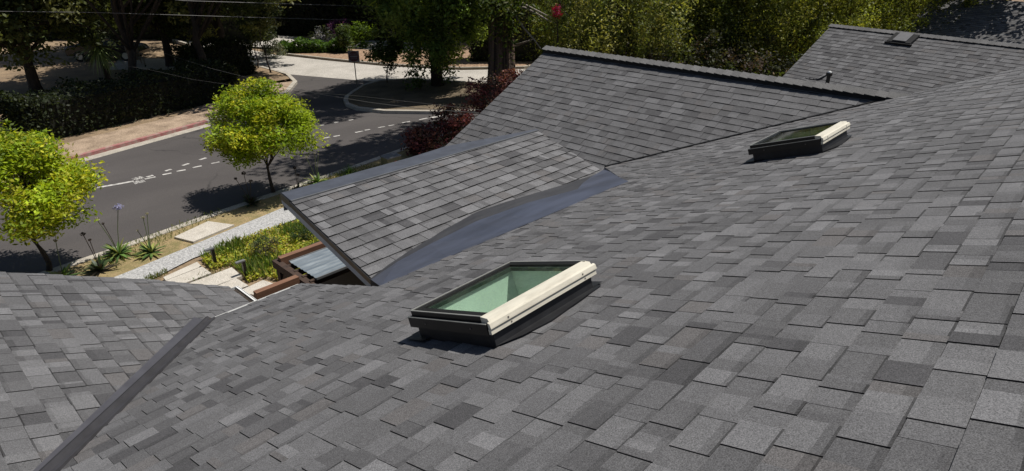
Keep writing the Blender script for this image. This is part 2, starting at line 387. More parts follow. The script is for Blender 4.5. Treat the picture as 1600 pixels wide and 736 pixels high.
# valley flashing: W profile
b = MB(); prof = [(-.104, .004), (-.098, .022), (-.014, .016), (.004, .048), (.022, .050), (.038, .018), (.08, .022), (.084, .004)]
dv = np.array([1.272, 1.772, 0]) / math.hypot(1.272, 1.772); pv = np.array([dv[1], -dv[0], 0])
rows = []
for y in np.linspace(-1.9, 5.5, 24):
    p = np.array([vx(y), y, 0]); row = []
    for o, h in prof:
        q = p + pv * o; z = max(zm(q[1]), zl(q[0])) if o else 0
        z = zm(q[1]) if o > 0 else zl(q[0])
        row.append((q[0], q[1], z + h + .004))
    rows.append(row)
def run(name, j0, j1, m, parent):
    b = MB(); n = j1 - j0 + 1
    b.add([v for r in rows for v in r[j0:j1 + 1]], [(i * n + j, i * n + j + 1, (i + 1) * n + j + 1, (i + 1) * n + j) for i in range(len(rows) - 1) for j in range(n - 1)])
    return b.build(name, m, parent)
vfl = run('valley_flashing', 0, 2, M['valley_metal'], house); run('valley_crease', 2, 4, M['valley_dark'], vfl); run('valley_pan', 4, 7, M['valley_metal2'], vfl)
# lump of roofing cement where the valley ends
bm = bmesh.new(); bmesh.ops.create_icosphere(bm, subdivisions=3, radius=1)
for v in bm.verts:
    k = 1 + .25 * math.sin(5 * v.co.x + 2) * math.cos(6 * v.co.y); v.co = Vector((1.68 + .04 * k * v.co.x, 5.47 + .03 * k * v.co.y, -3.205 + .022 * k * v.co.z))
me = bpy.data.meshes.new('sealant'); bm.to_mesh(me); bm.free(); me.materials.append(M['bark'])
sealant = bpy.data.objects.new('sealant', me); COL.objects.link(sealant); sealant.parent = house; sealant.matrix_parent_inverse = Matrix.Translation(house.location).inverted()

# cross gable (falls towards -X), ridge along Y
sG = .5; cG, nG = math.cos(math.atan(sG)), math.sin(math.atan(sG))
XR, ZR = 10.02, -1.975
def zg(x): return ZR - sG * (XR - x)
def gpt(x, y): return (x, y, zg(x))
gab = Roof((XR, 0, ZR), (0, 1, 0), (-cG, 0, -nG))
YR = 8.43
greg = [[gpt(XR, 1.6), gpt(XR, YR), gpt(6.6, YR), gpt(6.6, 5.2)]]
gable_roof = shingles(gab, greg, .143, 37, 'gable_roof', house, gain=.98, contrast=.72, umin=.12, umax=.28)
deck(gab, greg, 'roof_deck', M['fascia'], gable_roof, thick=.12)
gab2 = Roof((XR, 0, ZR), (0, -1, 0), (cG, 0, -nG))
greg2 = [[(XR, 2.0, ZR), (XR + 2.2, 1.0, ZR - 1.1), (XR + 3.2, 1.0, ZR - 1.6), (XR + 3.2, YR, ZR - 1.6), (XR, YR, ZR)]]
deck(gab2, greg2, 'back_slope', M['edge'], gable_roof, top=.0, thick=.1)
# ridge vent with cap shingles
V = []; Fc = []; T = []; FM = []; rnd = random.Random(5)
y = YR + .02; k = 0
b = MB()
while y > 2.0:
    y2 = y - .185; w = .135; lift0, lift1 = .085, .066          # lapped towards the house: near end of each cap tucked under
    t = np.array([.125, .123, .122]) * rnd.uniform(.85, 1.15)
    for sgn in (-1, 1):
        q = [(XR, y, ZR + lift0), (XR, y2, ZR + lift1), (XR + sgn * w, y2 + rnd.uniform(-.004, .004), ZR + lift1 - w * .42), (XR + sgn * (w + rnd.uniform(0, .006)), y, ZR + lift0 - w * .42)]
        i0 = len(V); V += q + [(a_, b_, c_ - .009) for a_, b_, c_ in q]
        Fc.append((i0, i0 + 1, i0 + 2, i0 + 3) if sgn < 0 else (i0 + 3, i0 + 2, i0 + 1, i0)); T.append(t); FM.append(0)
        for i in range(4):
            j = (i + 1) % 4; Fc.append((i0 + i, i0 + 4 + i, i0 + 4 + j, i0 + j)); T.append(t * .2); FM.append(1)
    y = y2 + .042
mk('ridge_cap', V, Fc, parent=gable_roof, tone=T, mats=[M['shingle'], M['edge']], fmat=FM)
b = MB(); b.prism([(XR - .115, YR, ZR - .055), (XR, YR, ZR - .002), (XR + .115, YR, ZR - .055), (XR + .11, YR, ZR - .0), (XR, YR, ZR + .055), (XR - .11, YR, ZR - .0)], (0, -(YR - 2.05), 0))
b.build('ridge_vent', M['edge'], gable_roof)
# dark strip drawn for the shaded gap where main roof overhangs the gable
b = MB()
p0, p1 = np.array(mp(7.575, 5.18)), np.array(mp(10.06, 2.04)); dirp = (p1 - p0) / np.linalg.norm(p1 - p0); side = np.cross(dirp, [0, 0, 1]); side /= np.linalg.norm(side)
b.box((p0 + p1) / 2 - side * .004 - np.array([0, 0, .022]), dirp * np.linalg.norm(p1 - p0) / 2, side * .016, np.array([0, 0, .048]))
b.build('dark_edge_strip', M['black_metal'], main_roof)
b = MB()
for q0, q1 in ((mp(10.06, 2.04), mp(13.25, -2)),):
    q0, q1 = np.array(q0), np.array(q1); d = (q1 - q0) / np.linalg.norm(q1 - q0)
    b.box((q0 + q1) / 2 - np.array([0, 0, .10]), d * np.linalg.norm(q1 - q0) / 2, side * .012, np.array([0, 0, .09]))
b.build('fascia', M['fascia'], main_roof)

# porch roof: ridge along X, near slope falls towards the main roof
Q = np.array([8.03, 6.92, zg(8.03)]); VV = np.array([7.68, 5.245, zg(7.68)])
sP = (Q[2] - VV[2]) / (Q[1] - VV[1]); cP, nP = math.cos(math.atan(sP)), math.sin(math.atan(sP))
porch = Roof((Q[0], Q[1], Q[2]), (-1, 0, 0), (0, -cP, -nP))
def pp(x, y): return hit(x, y, (0, -sP, 1), Q[2] - sP * Q[1])
RL = pp(455, 316); LL = pp(582, 437)
low = [pp(*q) for q in ((582, 437), (612, 413), (648, 389.5), (700, 357), (747, 332), (790, 317), (833, 304), (890, 287), (943.5, 270))]
up = [np.array((p[0], 6.92 + (RL[1] - 6.92) * (Q[0] - p[0]) / (Q[0] - RL[0]), 0)) for p in low]
ridge_pts = [RL] + [RL + (Q - RL) * k / 8 for k in range(1, 9)]
preg = [[ridge_pts[i], ridge_pts[i + 1], low[i + 1], low[i]] for i in range(8)]
E_P = 2.09 / 11.0
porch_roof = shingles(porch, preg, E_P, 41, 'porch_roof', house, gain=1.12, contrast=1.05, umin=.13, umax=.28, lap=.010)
deck(porch, preg, 'roof_deck', M['fascia'], porch_roof, thick=.07)
# membrane band over the ridge and the hidden far slope
B0 = gp(440, 303.5, Q[2] - .03); B1 = gp(640, 248.5, Q[2] - .03); B2 = gp(697, 230.5, Q[2] - .03)
B3 = np.array([Q[0] + .05, Q[1] + .06, Q[2]])
far_ = [np.array((p[0], p[1] + .01, p[2] - .24)) for p in (B0, B1, B2, B3)]
b = MB(); up_ = np.array([0, 0, .022])
rb = [RL + up_, RL + (Q - RL) * .5 + up_, RL + (Q - RL) * .72 + up_, Q + up_ + np.array([.02, 0, .0])]
fb = [B0 + up_, B1 + up_, B2 + up_, B3 + up_]
vs = rb + fb
b.add(vs, [(0, 1, 5, 4), (1, 2, 6, 5), (2, 3, 7, 6)])
lip = [p + np.array([0, -.035, -.012 - .02]) for p in rb]
k = len(b.v); b.add(rb + lip, [(4, 5, 1, 0), (5, 6, 2, 1), (6, 7, 3, 2)])
b.build('ridge_membrane', M['band'], porch_roof)
b = MB(); b.add([p + np.array([0, 0, .005]) for p in (B0, B1, B2, B3)] + far_, [(0, 1, 5, 4), (1, 2, 6, 5), (2, 3, 7, 6)]); b.build('eave_board', M['fascia'], porch_roof)
b = MB(); b.box((RL + Q) / 2 + np.array([0, -.012, .016]), (Q - RL) / 2, (0, .006, 0), (0, 0, .012)); b.build('ridge_strip', M['boxtop'], porch_roof)
# fascia board and black drip edge on the porch rake
def rakeboard(name, a, c, dz0, dz1, off, th, m, parent):
    a = np.array(a); c = np.array(c); b = MB(); o = np.array([-off, 0, 0])
    b.prism([a + o + [0, 0, dz0], c + o + [0, 0, dz0], c + o + [0, 0, dz1], a + o + [0, 0, dz1]], (-th, 0, 0)); return b.build(name, m, parent)
rakeboard('dark_edge_strip', B0 + [0, 0, .012], RL + [0, 0, .012], -.075, .012, .012, .012, M['black_metal'], porch_roof)
rakeboard('rake_drip_edge', RL, LL, -.055, .008, .012, .012, M['black_metal'], porch_roof)
rakeboard('fascia', B0 + [0, 0, -.0], LL, -.135, -.045, -.02, .035, M['fascia'], porch_roof)
# end wall under the rake, in the shade
b = MB(); b.abox(4.8, 4.95, 3.11, 7.2, GZ, -3.25); b.abox(4.8, 4.95, 7.205, 9.3, GZ, -4.78); b.abox(2.66, 4.95, 2.9, 3.1, GZ, -2.5); b.build('entry_wall', M['darkwall'], house)
# membrane cricket between main roof and porch
mrow = [np.array(mp(2.665, 4.10)) , np.array(mp(3.4, 4.03)), np.array(mp(4.2, 3.98)), np.array(mp(5.0, 3.93)), np.array(mp(5.6, 3.90)), np.array(mp(6.14, 3.86)), np.array(mp(6.6, 4.30)), np.array(mp(7.1, 4.75)), np.array(mp(7.60, 5.20))]
prow = [p + np.array([0, 0, -.03]) for p in low]
mrow[0] = mrow[0] + np.array([0.0, -.02, 0])
for i in range(len(mrow)): mrow[i] = mrow[i] + np.array([0, -.02, .017 if i < 6 else .010])
for i in range(len(prow)): prow[i] = prow[i] + np.array([0, .05, .022])
mid = []
for i in range(9):
    k = [.86, .84, .8, .72, .55, .38, .4, .45, .5][i]
    m_ = mrow[i] * (1 - k) + prow[i] * k
    m_[2] += [.0, .01, .015, .02, .02, .01, .005, .0, .0][i]; mid.append(m_)
def strip(name, A, B, m, parent, sub=3):
    b = MB(); n = len(A); b.add(list(A) + list(B), [(i, i + 1, n + i + 1, n + i) for i in range(n - 1)]); return b.build(name, m, parent)
cricket = strip('valley_membrane', mrow, mid, M['membrane'], house)
strip('upper_membrane', mid, prow, M['membrane_gray'], cricket)
b = MB(); b.add([mrow[0], mid[0], prow[0], prow[0] + [0, 0, -.5], mid[0] + [0, 0, -.5], mrow[0] + [0, 0, -.5]], [(0, 1, 4, 5), (1, 2, 3, 4)]); b.build('membrane_end', M['edge'], cricket)
# gutters
def gutter(name, a, c, side, parent, w=.10, hgt=.09, drop=.0):
    a = np.array(a, float); c = np.array(c, float); s_ = np.array(side, float); u_ = np.array([0, 0, 1.]); d = (c - a) / np.linalg.norm(c - a)
    L = np.linalg.norm(c - a) / 2; m_ = (a + c) / 2; b = MB()
    b.box(m_ + s_ * w - u_ * (hgt / 2), d * L, s_ * .006, u_ * hgt / 2)
    b.box(m_ + s_ * (w - .012) - u_ * .004, d * L, s_ * .012, u_ * .004)
    b.box(m_ + s_ * w / 2 - u_ * hgt, d * L, s_ * w / 2, u_ * .004)
    b.box(m_ + s_ * .004 - u_ * (hgt / 2 + .01), d * L, s_ * .004, u_ * hgt / 2)
    for e in (-1, 1): b.box(m_ + d * L * e + s_ * w / 2 - u_ * hgt / 2, d * .003, s_ * w / 2, u_ * hgt / 2)
    return b.build(name, M['white_metal'], parent)
gutter('gutter', mp(1.75, 5.485) - np.array([0, 0, .028]), mp(2.65, 5.485) - np.array([0, 0, .028]), (0, 1, 0), house, w=.075)
gutter('gutter', lp(2.30, 5.58) - np.array([0, 0, .03]), lp(2.30, 6.54) - np.array([0, 0, .03]), (1, 0, 0), house, w=.10)
b = MB(); b.abox(2.305, 2.385, 5.6, 6.5, zl(2.3) - .10, zl(2.3) - .045); b.build('gutter_debris', M['bark'], house)
b = MB(); b.abox(1.78, 2.64, 5.46, 5.482, zm(5.47) - .17, zm(5.47) - .05); b.build('fascia', M['fascia'], house)
# walls
for w_ in ((-3, 1.745, 4.95, 5.1, GZ, -3.25), (1.75, 1.9, 5.11, 6.2, GZ, -3.45), (1.905, 2.6, 4.95, 5.1, GZ, -3.25), (-6, 1.74, 6.05, 6.2, GZ, -3.5), (7.2, 12.9, 8.0, 8.15, GZ, -3.5), (12.75, 12.9, 0, 7.99, GZ, -3.6), (7.2, 7.35, 5.6, 7.99, GZ, -3.45)):
    b = MB(); b.abox(*w_); b.build('wall', M['wall'], house)
b = MB(); b.prism([(7.5, 8.15, -3.5), (12.7, 8.15, -3.5), (10.02, 8.15, -2.2)], (0, -.12, 0)); b.build('gable_wall', M['wall'], house)

# plumbing vent with wires behind the ridge
zb = ZR - .08
b = MB(); vp = gp(1293, 131, ZR + .03); vp = np.array([XR + .20, vp[1] + .0, ZR + .0])
b.tube([vp + [0, 0, -.05], vp + [0, 0, .16]], .028, 10); b.tube([vp + [0, 0, .15], vp + [0, 0, .20]], .045, 10)
pipe = b.build('vent_pipe', M['black_metal'], house)
b = MB(); b.lathe([(.001, 0), (.03, .0), (.022, .018), (.001, .024)], vp + [0, 0, .2], 10); b.build('pipe_cap', M['white_metal'], pipe)
b = MB()
for k, dy in enumerate((.18, .30, .24)):
    pts = [vp + np.array([-.03, .02, .17])]; e = vp + np.array([-.12, dy, .10])
    for i in range(1, 7):
        f = i / 6; q = pts[0] * (1 - f) + e * f; q = q + np.array([0, 0, -.05 * math.sin(math.pi * f)]); pts.append(q)
    b.tube(pts, .007, 5)
b.build('cable', M['black_metal'], pipe)

# ------------------------------------------------------------------ skylights
def skylight(sk, label, glass, floor_dark):
    u0, u1, v0, v1 = sk
    P = lambda u, v, h: main.P(u, v, h)
    def bx(b, a0, a1, c0_, c1, e0, e1):
        return b.box(P((a0 + a1) / 2, (c0_ + c1) / 2, (e0 + e1) / 2), main.U * (a1 - a0) / 2, main.V * (c1 - c0_) / 2, main.N * (e1 - e0) / 2)
    b = MB(); t = .022; H = .112
    bx(b, u0, u0 + t, v0, v1, 0, H); bx(b, u1 - t, u1, v0, v1, 0, H)
    bx(b, u0 + t, u1 - t, v0, v0 + t, 0, H); bx(b, u0 + t, u1 - t, v1 - t, v1, 0, H)
    sky_ = b.build('skylight', M['flash'], house); sky_['label'] = label
    # step flashing beside the curb, tapering
    b = MB()
    for (uu, vv, w) in ():
        pass
    b.add([P(u0 - .005, v0, .020), P(u1 + .04, v0, .018), P(u1 + .04, v0 - .035, .018), P(u0 + .42 * (u1 - u0), v0 - .085, .018), P(u0 + .18 * (u1 - u0), v0 - .055, .018)], [(4, 3, 2, 1, 0)])
    b.add([P(u0 - .055, v1 - .10, .021), P(u0, v1 - .10, .021), P(u0, v1 + .08, .019), P(u0 - .055, v1 + .08, .019)], [(0, 1, 2, 3)])
    b.add([P(u0, v1, .02), P(u1, v1, .02), P(u1, v1 + .1, .018), P(u0, v1 + .1, .018)], [(0, 1, 2, 3)])
    b.add([P(u1, v0, .021), P(u1 + .1, v0, .018), P(u1 + .1, v1, .018), P(u1, v1, .021)], [(0, 1, 2, 3)])
    b.build('flashing', M['flash'], sky_)
    # dark cladding on the two short ends and the far side
    o = .03
    b = MB()
    for (ua, ub) in ((u0 - o, u0 + .03), (u1 - .03, u1 + o)):
        e = 1 if ua > u0 else -1
        bx(b, ua, ub, v0 + .001, v1 + o, .088, .148)
        bx(b, (u0 - .012) if e < 0 else (u1 - .045), (u0 + .045) if e < 0 else (u1 + .012), v0 + .0465, v1 + .01, .1485, .182)
    bx(b, u0 + .031, u1 - .031, v1 - .03, v1 + o, .088, .148); bx(b, u0 + .046, u1 - .046, v1 - .045, v1 + .012, .1485, .182)
    b.build('end_cover', M['bronze'], sky_)
    b = MB()                                                    # bright edges of the metal
    bx(b, u0 - o - .003, u0 - o + .006, v0 + .001, v1 + o, .1485, .1525); bx(b, u0 - .014, u0 - .006, v0 + .047, v1 + .01, .1825, .186)
    bx(b, u0 - .005, u1 + .01, v1 + .004, v1 + .014, .1825, .186); bx(b, u1 + .004, u1 + .014, v0 + .02, v1 + .003, .1825, .186)
    b.build('edge_trim', M['alu'], sky_)
    # cream cladding along the near long side: three lapped strips
    b = MB()
    def strip_(pr, a, c):
        b.prism([P(a, v0 + q[0], q[1]) for q in pr][::-1], main.U * (c - a))
    strip_([(.046, .184), (-.006, .176), (-.014, .160), (-.014, .150), (.046, .150)], u0 - .016, u1 + .016)
    strip_([(-.015, .161), (-.030, .154), (-.034, .132), (-.034, .126), (-.015, .126)], u0 - .031, u1 + .034)
    strip_([(-.006, .122), (-.026, .120), (-.026, .094), (-.006, .094)], u0 - .028, u1 + .030)
    b.build('side_cover', M['cream'], sky_)
    for f in (.12, .88):
        for (vv, hh) in ((-.0345, .140), (-.0265, .106)): b = MB(); b.box(P(u0 + (u1 - u0) * f + (.02 if hh < .12 else 0), v0 + vv, hh), main.U * .004, main.V * .002, main.N * .004); b.build('screw', M['steel'], sky_)
    for f in (.2, .8): b = MB(); b.box(P(u0 - o - .001, v0 + (v1 - v0) * f, .118), main.U * .003, main.V * .004, main.N * .004); b.build('screw', M['steel'], sky_)
    b = MB()                                                    # inner gasket frame
    g0, g1, k0, k1 = u0 + .046, u1 - .046, v0 + .047, v1 - .046; w = .02
    bx(b, g0, g0 + w, k0, k1, .146, .168); bx(b, g1 - w, g1, k0, k1, .146, .168); bx(b, g0 + w, g1 - w, k0, k0 + w, .146, .168); bx(b, g0 + w, g1 - w, k1 - w, k1, .146, .168)
    b.build('gasket', M['gasket'], sky_)
    b = MB(); bx(b, g0 + .001, g1 - .001, k0 + .001, k1 - .001, .1685, .1745); b.build('glass', glass, sky_)
    # light shaft with an added white floor that bounces sun onto its walls
    b = MB(); a0, a1, c_0, c_1 = u0 + .05, u1 - .05, v0 + .05, v1 - .05
    tp = [P(a0, c_0, .1455), P(a1, c_0, .1455), P(a1, c_1, .1455), P(a0, c_1, .1455)]
    D = -.75
    bt = [p + np.array([0, 0, D]) for p in tp]
    bt = [p - main.N * .62 for p in tp]
    b.add(tp + bt, [(0, 1, 5, 4), (1, 2, 6, 5), (2, 3, 7, 6), (3, 0, 4, 7), (4, 5, 6, 7)])
    b.build('shaft', M['shaft'], sky_)
    return sky_
skylight(SK1, 'near skylight of clear green glass with a lit shaft and cream side cladding', M['glass'], 0)
skylight(SK2, 'farther skylight with dusty dark glass, high on the roof slope', M['glass2'], 0)

# ------------------------------------------------------------------ foliage tools
def leaves(centers, size, tone, rs, up=.35, aspect=.55, jit=.35):
    n = len(centers); size = np.asarray(size) * (1 + jit * rs.uniform(-1, 1, n))
    nrm = rs.normal(size=(n, 3)); nrm[:, 2] = np.abs(nrm[:, 2]) + up; nrm /= np.linalg.norm(nrm, axis=1)[:, None]
    a = np.cross(nrm, rs.normal(size=(n, 3))); a /= np.linalg.norm(a, axis=1)[:, None]; b_ = np.cross(nrm, a)
    a = a * (size / 2)[:, None]; b_ = b_ * (size * aspect / 2)[:, None]
    v = np.stack([centers - a, centers - b_ * 1. + a * .1, centers + a, centers + b_ + a * .1], 1).reshape(-1, 3)
    return v, np.repeat(tone, 4, axis=0)
def leaf_obj(name, v, tone, m, parent=None):
    n = len(v) // 4; me = bpy.data.meshes.new(name)
    me.vertices.add(len(v)); me.vertices.foreach_set('co', v.astype(np.float32).ravel())
    me.loops.add(4 * n); me.loops.foreach_set('vertex_index', np.arange(4 * n, dtype=np.int32))
    me.polygons.add(n); me.polygons.foreach_set('loop_start', np.arange(0, 4 * n, 4, dtype=np.int32))
    try: me.polygons.foreach_set('loop_total', np.full(n, 4, dtype=np.int32))
    except Exception: pass
    me.update(calc_edges=True); me.materials.append(m)
    a = me.attributes.new('tone', 'FLOAT_COLOR', 'POINT'); a.data.foreach_set('color', np.c_[tone, np.ones(len(tone))].astype(np.float32).ravel())
    o = bpy.data.objects.new(name, me); COL.objects.link(o)
    if parent is not None: o.parent = parent
    return o
def tones(n, cols, rs, var=.22):
    c = np.array(cols)[rs.randint(0, len(cols), n)]
    return np.clip(c * (1 + var * rs.normal(size=(n, 1))), .004, 1)
def crown_pts(rs, nclump, nleaf, c, r, clump_r, hollow=.45, flat=1., droop=0.):
    d = rs.normal(size=(nclump, 3)); d /= np.linalg.norm(d, axis=1)[:, None]
    rad = (hollow + (1 - hollow) * rs.uniform(0, 1, nclump) ** .6) * (1 + .12 * rs.normal(size=nclump))
    cc = np.array(c) + d * rad[:, None] * np.array(r)
    idx = rs.randint(0, nclump, nleaf); cr = clump_r * (1 + .35 * rs.normal(size=nclump))
    p = cc[idx] + np.clip(rs.normal(size=(nleaf, 3)), -1.35, 1.35) * (cr[idx, None] * .5) * np.array([1, 1, flat])
    if droop: p[:, 2] -= droop * np.abs(rs.normal(size=nleaf)) * cr[idx]
    return p, idx, cc
def limbs(b, base, top, r0, cc, rs, nl, r1=.4, n=8, bend=.15):
    base = np.array(base, float); top = np.array(top, float); K = 6; pts = []; rr = []
    for i in range(K + 1):
        f = i / K; p = base * (1 - f) + top * f + np.array([rs.normal(), rs.normal(), 0]) * bend * f * (i < K); pts.append(p); rr.append(r0 * (1 - (1 - r1) * f) * (1.25 if i == 0 else 1))
    b.tube(pts, rr, n)
    for i in range(nl):
        e = cc[rs.randint(0, len(cc))]; s_ = pts[rs.randint(K // 2, K + 1)]
        m_ = (s_ + e) / 2 + np.array([0, 0, .12 * np.linalg.norm(e - s_)]); b.tube([s_, m_, e], [r0 * r1 * .75, r0 * r1 * .45, r0 * .08], 5)
def tree(name, label, cat, loc, seed, trunk_h, r0, c, r, nclump, nleaf, leaf, clump_r, cols, *a_, lobes=None, **k_):
    return tree_(name, label, cat, loc, seed, trunk_h, r0, c, r, nclump, nleaf, leaf, clump_r, cols, *a_, lobes=lobes, **k_)
def tree_(name, label, cat, loc, seed, trunk_h, r0, c, r, nclump, nleaf, leaf, clump_r, cols, bark='bark', group=None, hollow=.45, up=.35, nl=10, flat=.8, droop=0., aspect=.55, lean=(0, 0), var=.22, clumpvar=.22, lm='leaf', lobes=None):
    rs = np.random.RandomState(seed); root = thing(name, label, cat, loc, group)
    p, idx, cc = crown_pts(rs, nclump, nleaf, c, r, clump_r, hollow, flat, droop)
    if lobes:
        C_ = np.array([q[:3] for q in lobes]); R_ = np.array([q[3] for q in lobes]); li = rs.choice(len(lobes), nclump, p=R_ ** 2 / (R_ ** 2).sum())
        d = rs.normal(size=(nclump, 3)); d /= np.linalg.norm(d, axis=1)[:, None]; d[:, 2] = d[:, 2] * .7
        cc = C_[li] + d * (R_[li] * rs.uniform(.55, 1.0, nclump))[:, None]
        idx = rs.randint(0, nclump, nleaf); p = cc[idx] + np.clip(rs.normal(size=(nleaf, 3)), -1.5, 1.5) * clump_r * .5 * np.array([1, 1, .7])
    keep = p[:, 2] > .12; p = p[keep]; idx = idx[keep]
    ct = np.array(cols)[rs.randint(0, len(cols), nclump)] * (1 + clumpvar * rs.normal(size=(nclump, 1)))
    t = np.clip(ct[idx] * (1 + var * rs.normal(size=(len(p), 1))), .004, 1)
    v, tt = leaves(p, np.full(len(p), leaf), t, rs, up, aspect)
    leaf_obj('crown', v, tt, M[lm], root)
    b = MB(); limbs(b, (0, 0, -.1), (lean[0], lean[1], trunk_h), r0, cc, rs, nl)
    o = mk('trunk', b.v, b.f, M[bark], smooth=True); o.parent = root
    return root

# ------------------------------------------------------------------ ground
def sheet(name, pts, z, m, kind='structure'):
    o = mk(name, [(p[0], p[1], z) for p in pts], [tuple(range(len(pts)))], m); o['kind'] = kind; return o
ground = sheet('ground', [(-300, -300), (400, -300), (400, 400), (-300, 400)], GZ - .13, M['soil'])
near_k = [(-30, 12.9), (-8, 15.6), (3.28, 16.93), (6.12, 17.38), (11.12, 17.99), (15, 18.6), (20, 19.2), (32, 19.4), (60, 18)]
far_k = [(-30, 15.6 + 4), (-12, 21.0), (0, 24.4), (5.97, 26.12), (10.25, 27.34), (13.2, 28.5), (15.6, 30.2), (17.2, 32.2), (18.0, 34.5), (18.1, 38), (18.6, 46), (19.5, 60)]
# asphalt: the street and its mouth up to the concrete
conc_edge = [(18.05, 35.4), (18.9, 33.2), (20.4, 29.5), (22.5, 26.9), (25.5, 24.5), (30, 22.5), (60, 20)]
street = sheet('street', near_k[:-1] + [(60, 18)] + conc_edge[::-1] + far_k[:9][::-1], GZ - .02, M['asphalt'])
cedge2 = [(21.0, 60), (20.9, 48), (21.16, 42.12), (22.3, 37.5), (23.61, 33.07), (26, 28.6), (29, 26), (60, 24)]
sheet('concrete_road', conc_edge[::-1] + far_k[9:] + cedge2, GZ - .016, M['concrete_road'])
def kerb(name, pts, w, hgt, m, z0=GZ - .1, side=1, parent=None):
    pts = [np.array(p, float) for p in pts]; n = len(pts); L = []; Rr = []
    for i in range(n):
        t = pts[min(i + 1, n - 1)] - pts[max(i - 1, 0)]; t /= np.linalg.norm(t); nn = np.array([-t[1], t[0]]) * side
        L.append(pts[i]); Rr.append(pts[i] + nn * w)
    v = []; f = []; z1 = GZ + hgt
    for i in range(n): v += [(*L[i], z0), (*L[i], z1 - .012), (*(L[i] * .92 + Rr[i] * .08), z1), (*Rr[i], z1), (*Rr[i], z0)]
    for i in range(n - 1):
        for j in range(4): f.append((i * 5 + j, i * 5 + j + 1, i * 5 + 5 + j + 1, i * 5 + 5 + j))
    f += [(0, 1, 2, 3, 4), tuple((n - 1) * 5 + j for j in (4, 3, 2, 1, 0))]
    bm = bmesh.new(); vv = [bm.verts.new(q) for q in v]
    for q in f: bm.faces.new([vv[i] for i in q])
    bmesh.ops.recalc_face_normals(bm, faces=bm.faces); me = bpy.data.meshes.new(name); bm.to_mesh(me); bm.free(); me.materials.append(m)
    o = bpy.data.objects.new(name, me); COL.objects.link(o)
    if parent is None: o['kind'] = 'structure'
    else: o.parent = parent
    return o
kerb('kerb', near_k, .26, .06, M['kerb'], side=-1)
kerb('gutter_pan', [(p[0], p[1] - .42) for p in far_k[1:5]], .40, .0, M['kerb'], z0=GZ - .06)
kerb('red_kerb', far_k[1:5], .16, .13, M['redkerb'])
kerb('far_kerb', far_k[4:], .22, .13, M['kerb'])
# near verge, gravel path, lawn bed
nk2 = [(p[0], p[1] - .26) for p in near_k]
gfar = [(-30, 11.3), (-8, 13.9), (3.11, 15.27), (7.96, 16.32), (12, 16.9), (20, 17.6)]
gnear = [(-30, 9.8), (-8, 12.5), (2.6, 14.2), (4.58, 14.90), (7.51, 15.24), (12, 15.6), (20, 16.2)]
sheet('planting_strip', nk2[:-2] + [(20, 17.6)] + gfar[:-1][::-1], GZ + .035, M['bed'])
sheet('gravel_path', gfar + gnear[::-1], GZ + .055, M['gravel'])
sheet('front_garden', [(-30, 9.9), (-8, 12.6), (2.6, 14.3), (4.58, 15.0), (7.51, 15.34), (12, 15.7), (20, 16.3), (30, 16), (30, 0), (-30, 0)], GZ + .02, M['soil'])
# far pavement
fp = far_k[1:8]; fp2 = [(p[0] + n_[0] * .22, p[1] + n_[1] * .22) for p, n_ in zip(fp, [(-.27, .96)] * 5 + [(-.7, .7)] * 2)]
sheet('far_pavement', fp2 + [(14.5, 33), (10.0, 29.3), (6.2, 28.3), (0, 26.5), (-12, 23.2)], GZ + .11, M['tan'])
sheet('far_garden', [(-30, 22), (-12, 23.2), (0, 26.5), (6.2, 28.3), (10, 29.3), (14.5, 33), (17.4, 33.2), (17.9, 36), (18, 60), (-30, 60)], GZ + .10, M['soil'])
# planted bed across the concrete road
bedp = [(21.3, 42.2), (22.45, 37.6), (23.75, 33.2), (26.1, 28.8), (29, 26.2), (40, 25), (40, 36), (27.5, 36.4), (25.5, 40.5), (23.2, 42.6)]
sheet('mulch_bed', bedp, GZ + .09, M['mulch'])
kerb('bed_kerb', bedp[:6], .14, .11, M['kerb'], side=1)
sheet('driveway', [(23.3, 42.8), (25.7, 40.7), (27.7, 36.6), (40, 36.2), (60, 38), (60, 45), (30, 44), (27, 47), (24, 60), (21.2, 60), (21.1, 48)], GZ + .02, M['concrete_road'])
# traffic island with the cedar
isl_px = [(537, 160), (540, 166), (556, 172), (600, 177), (680, 178), (790, 176), (860, 165), (860, 136), (770, 133), (690, 128), (630, 126), (592, 128), (566, 136), (548, 147), (539, 154)]
isl = [tuple(gp(*q)[:2]) for q in isl_px]
sheet('traffic_island', isl, GZ + .10, M['islandsoil'])
kerb('island_kerb', isl + [isl[0]], .2, .13, M['kerb'], side=1)

# road markings
b = MB()
def dash(b, x, y, ang, L, w, z=GZ - .014):
    d = np.array([math.cos(ang), math.sin(ang), 0]); n_ = np.array([-d[1], d[0], 0]); c = np.array([x, y, z])
    b.add([c - d * L / 2 - n_ * w / 2, c + d * L / 2 - n_ * w / 2, c + d * L / 2 + n_ * w / 2, c - d * L / 2 + n_ * w / 2], [(0, 1, 2, 3)])
def dash_px(b, a, c, w):
    p = gp(*a, GZ - .014); q = gp(*c, GZ - .014); d = q - p; dash(b, *((p + q) / 2)[:2], math.atan2(d[1], d[0]), np.linalg.norm(d), w)
for a, c in (((226, 279.8), (243, 276.2)), ((254, 273), (268, 270.2)), ((276, 267.6), (290, 265.2)), ((301, 261.8), (315, 259)), ((330, 255.6), (343, 253)), ((357, 250), (372, 246.5)), ((505, 216), (515, 214)), ((521, 213.3), (531, 211.5)), ((555, 207), (567, 204.7)), ((570, 203.6), (578, 202)), ((591, 199.5), (601, 197.6)), ((607, 196.5), (616, 195)), ((628, 192), (641, 189.6)), ((655, 187), (668, 184.5))): dash_px(b, a, c, .10)
for a, c in (((229, 276.7), (239, 273.6)), ((258.5, 267.3), (267.5, 264.3)), ((285, 258.6), (295, 255.4)), ((312, 249.8), (322, 246.6)), ((500, 196), (506, 195)), ((522, 192), (529, 190.5)), ((545, 188), (552, 186.6))): dash_px(b, a, c, .12)
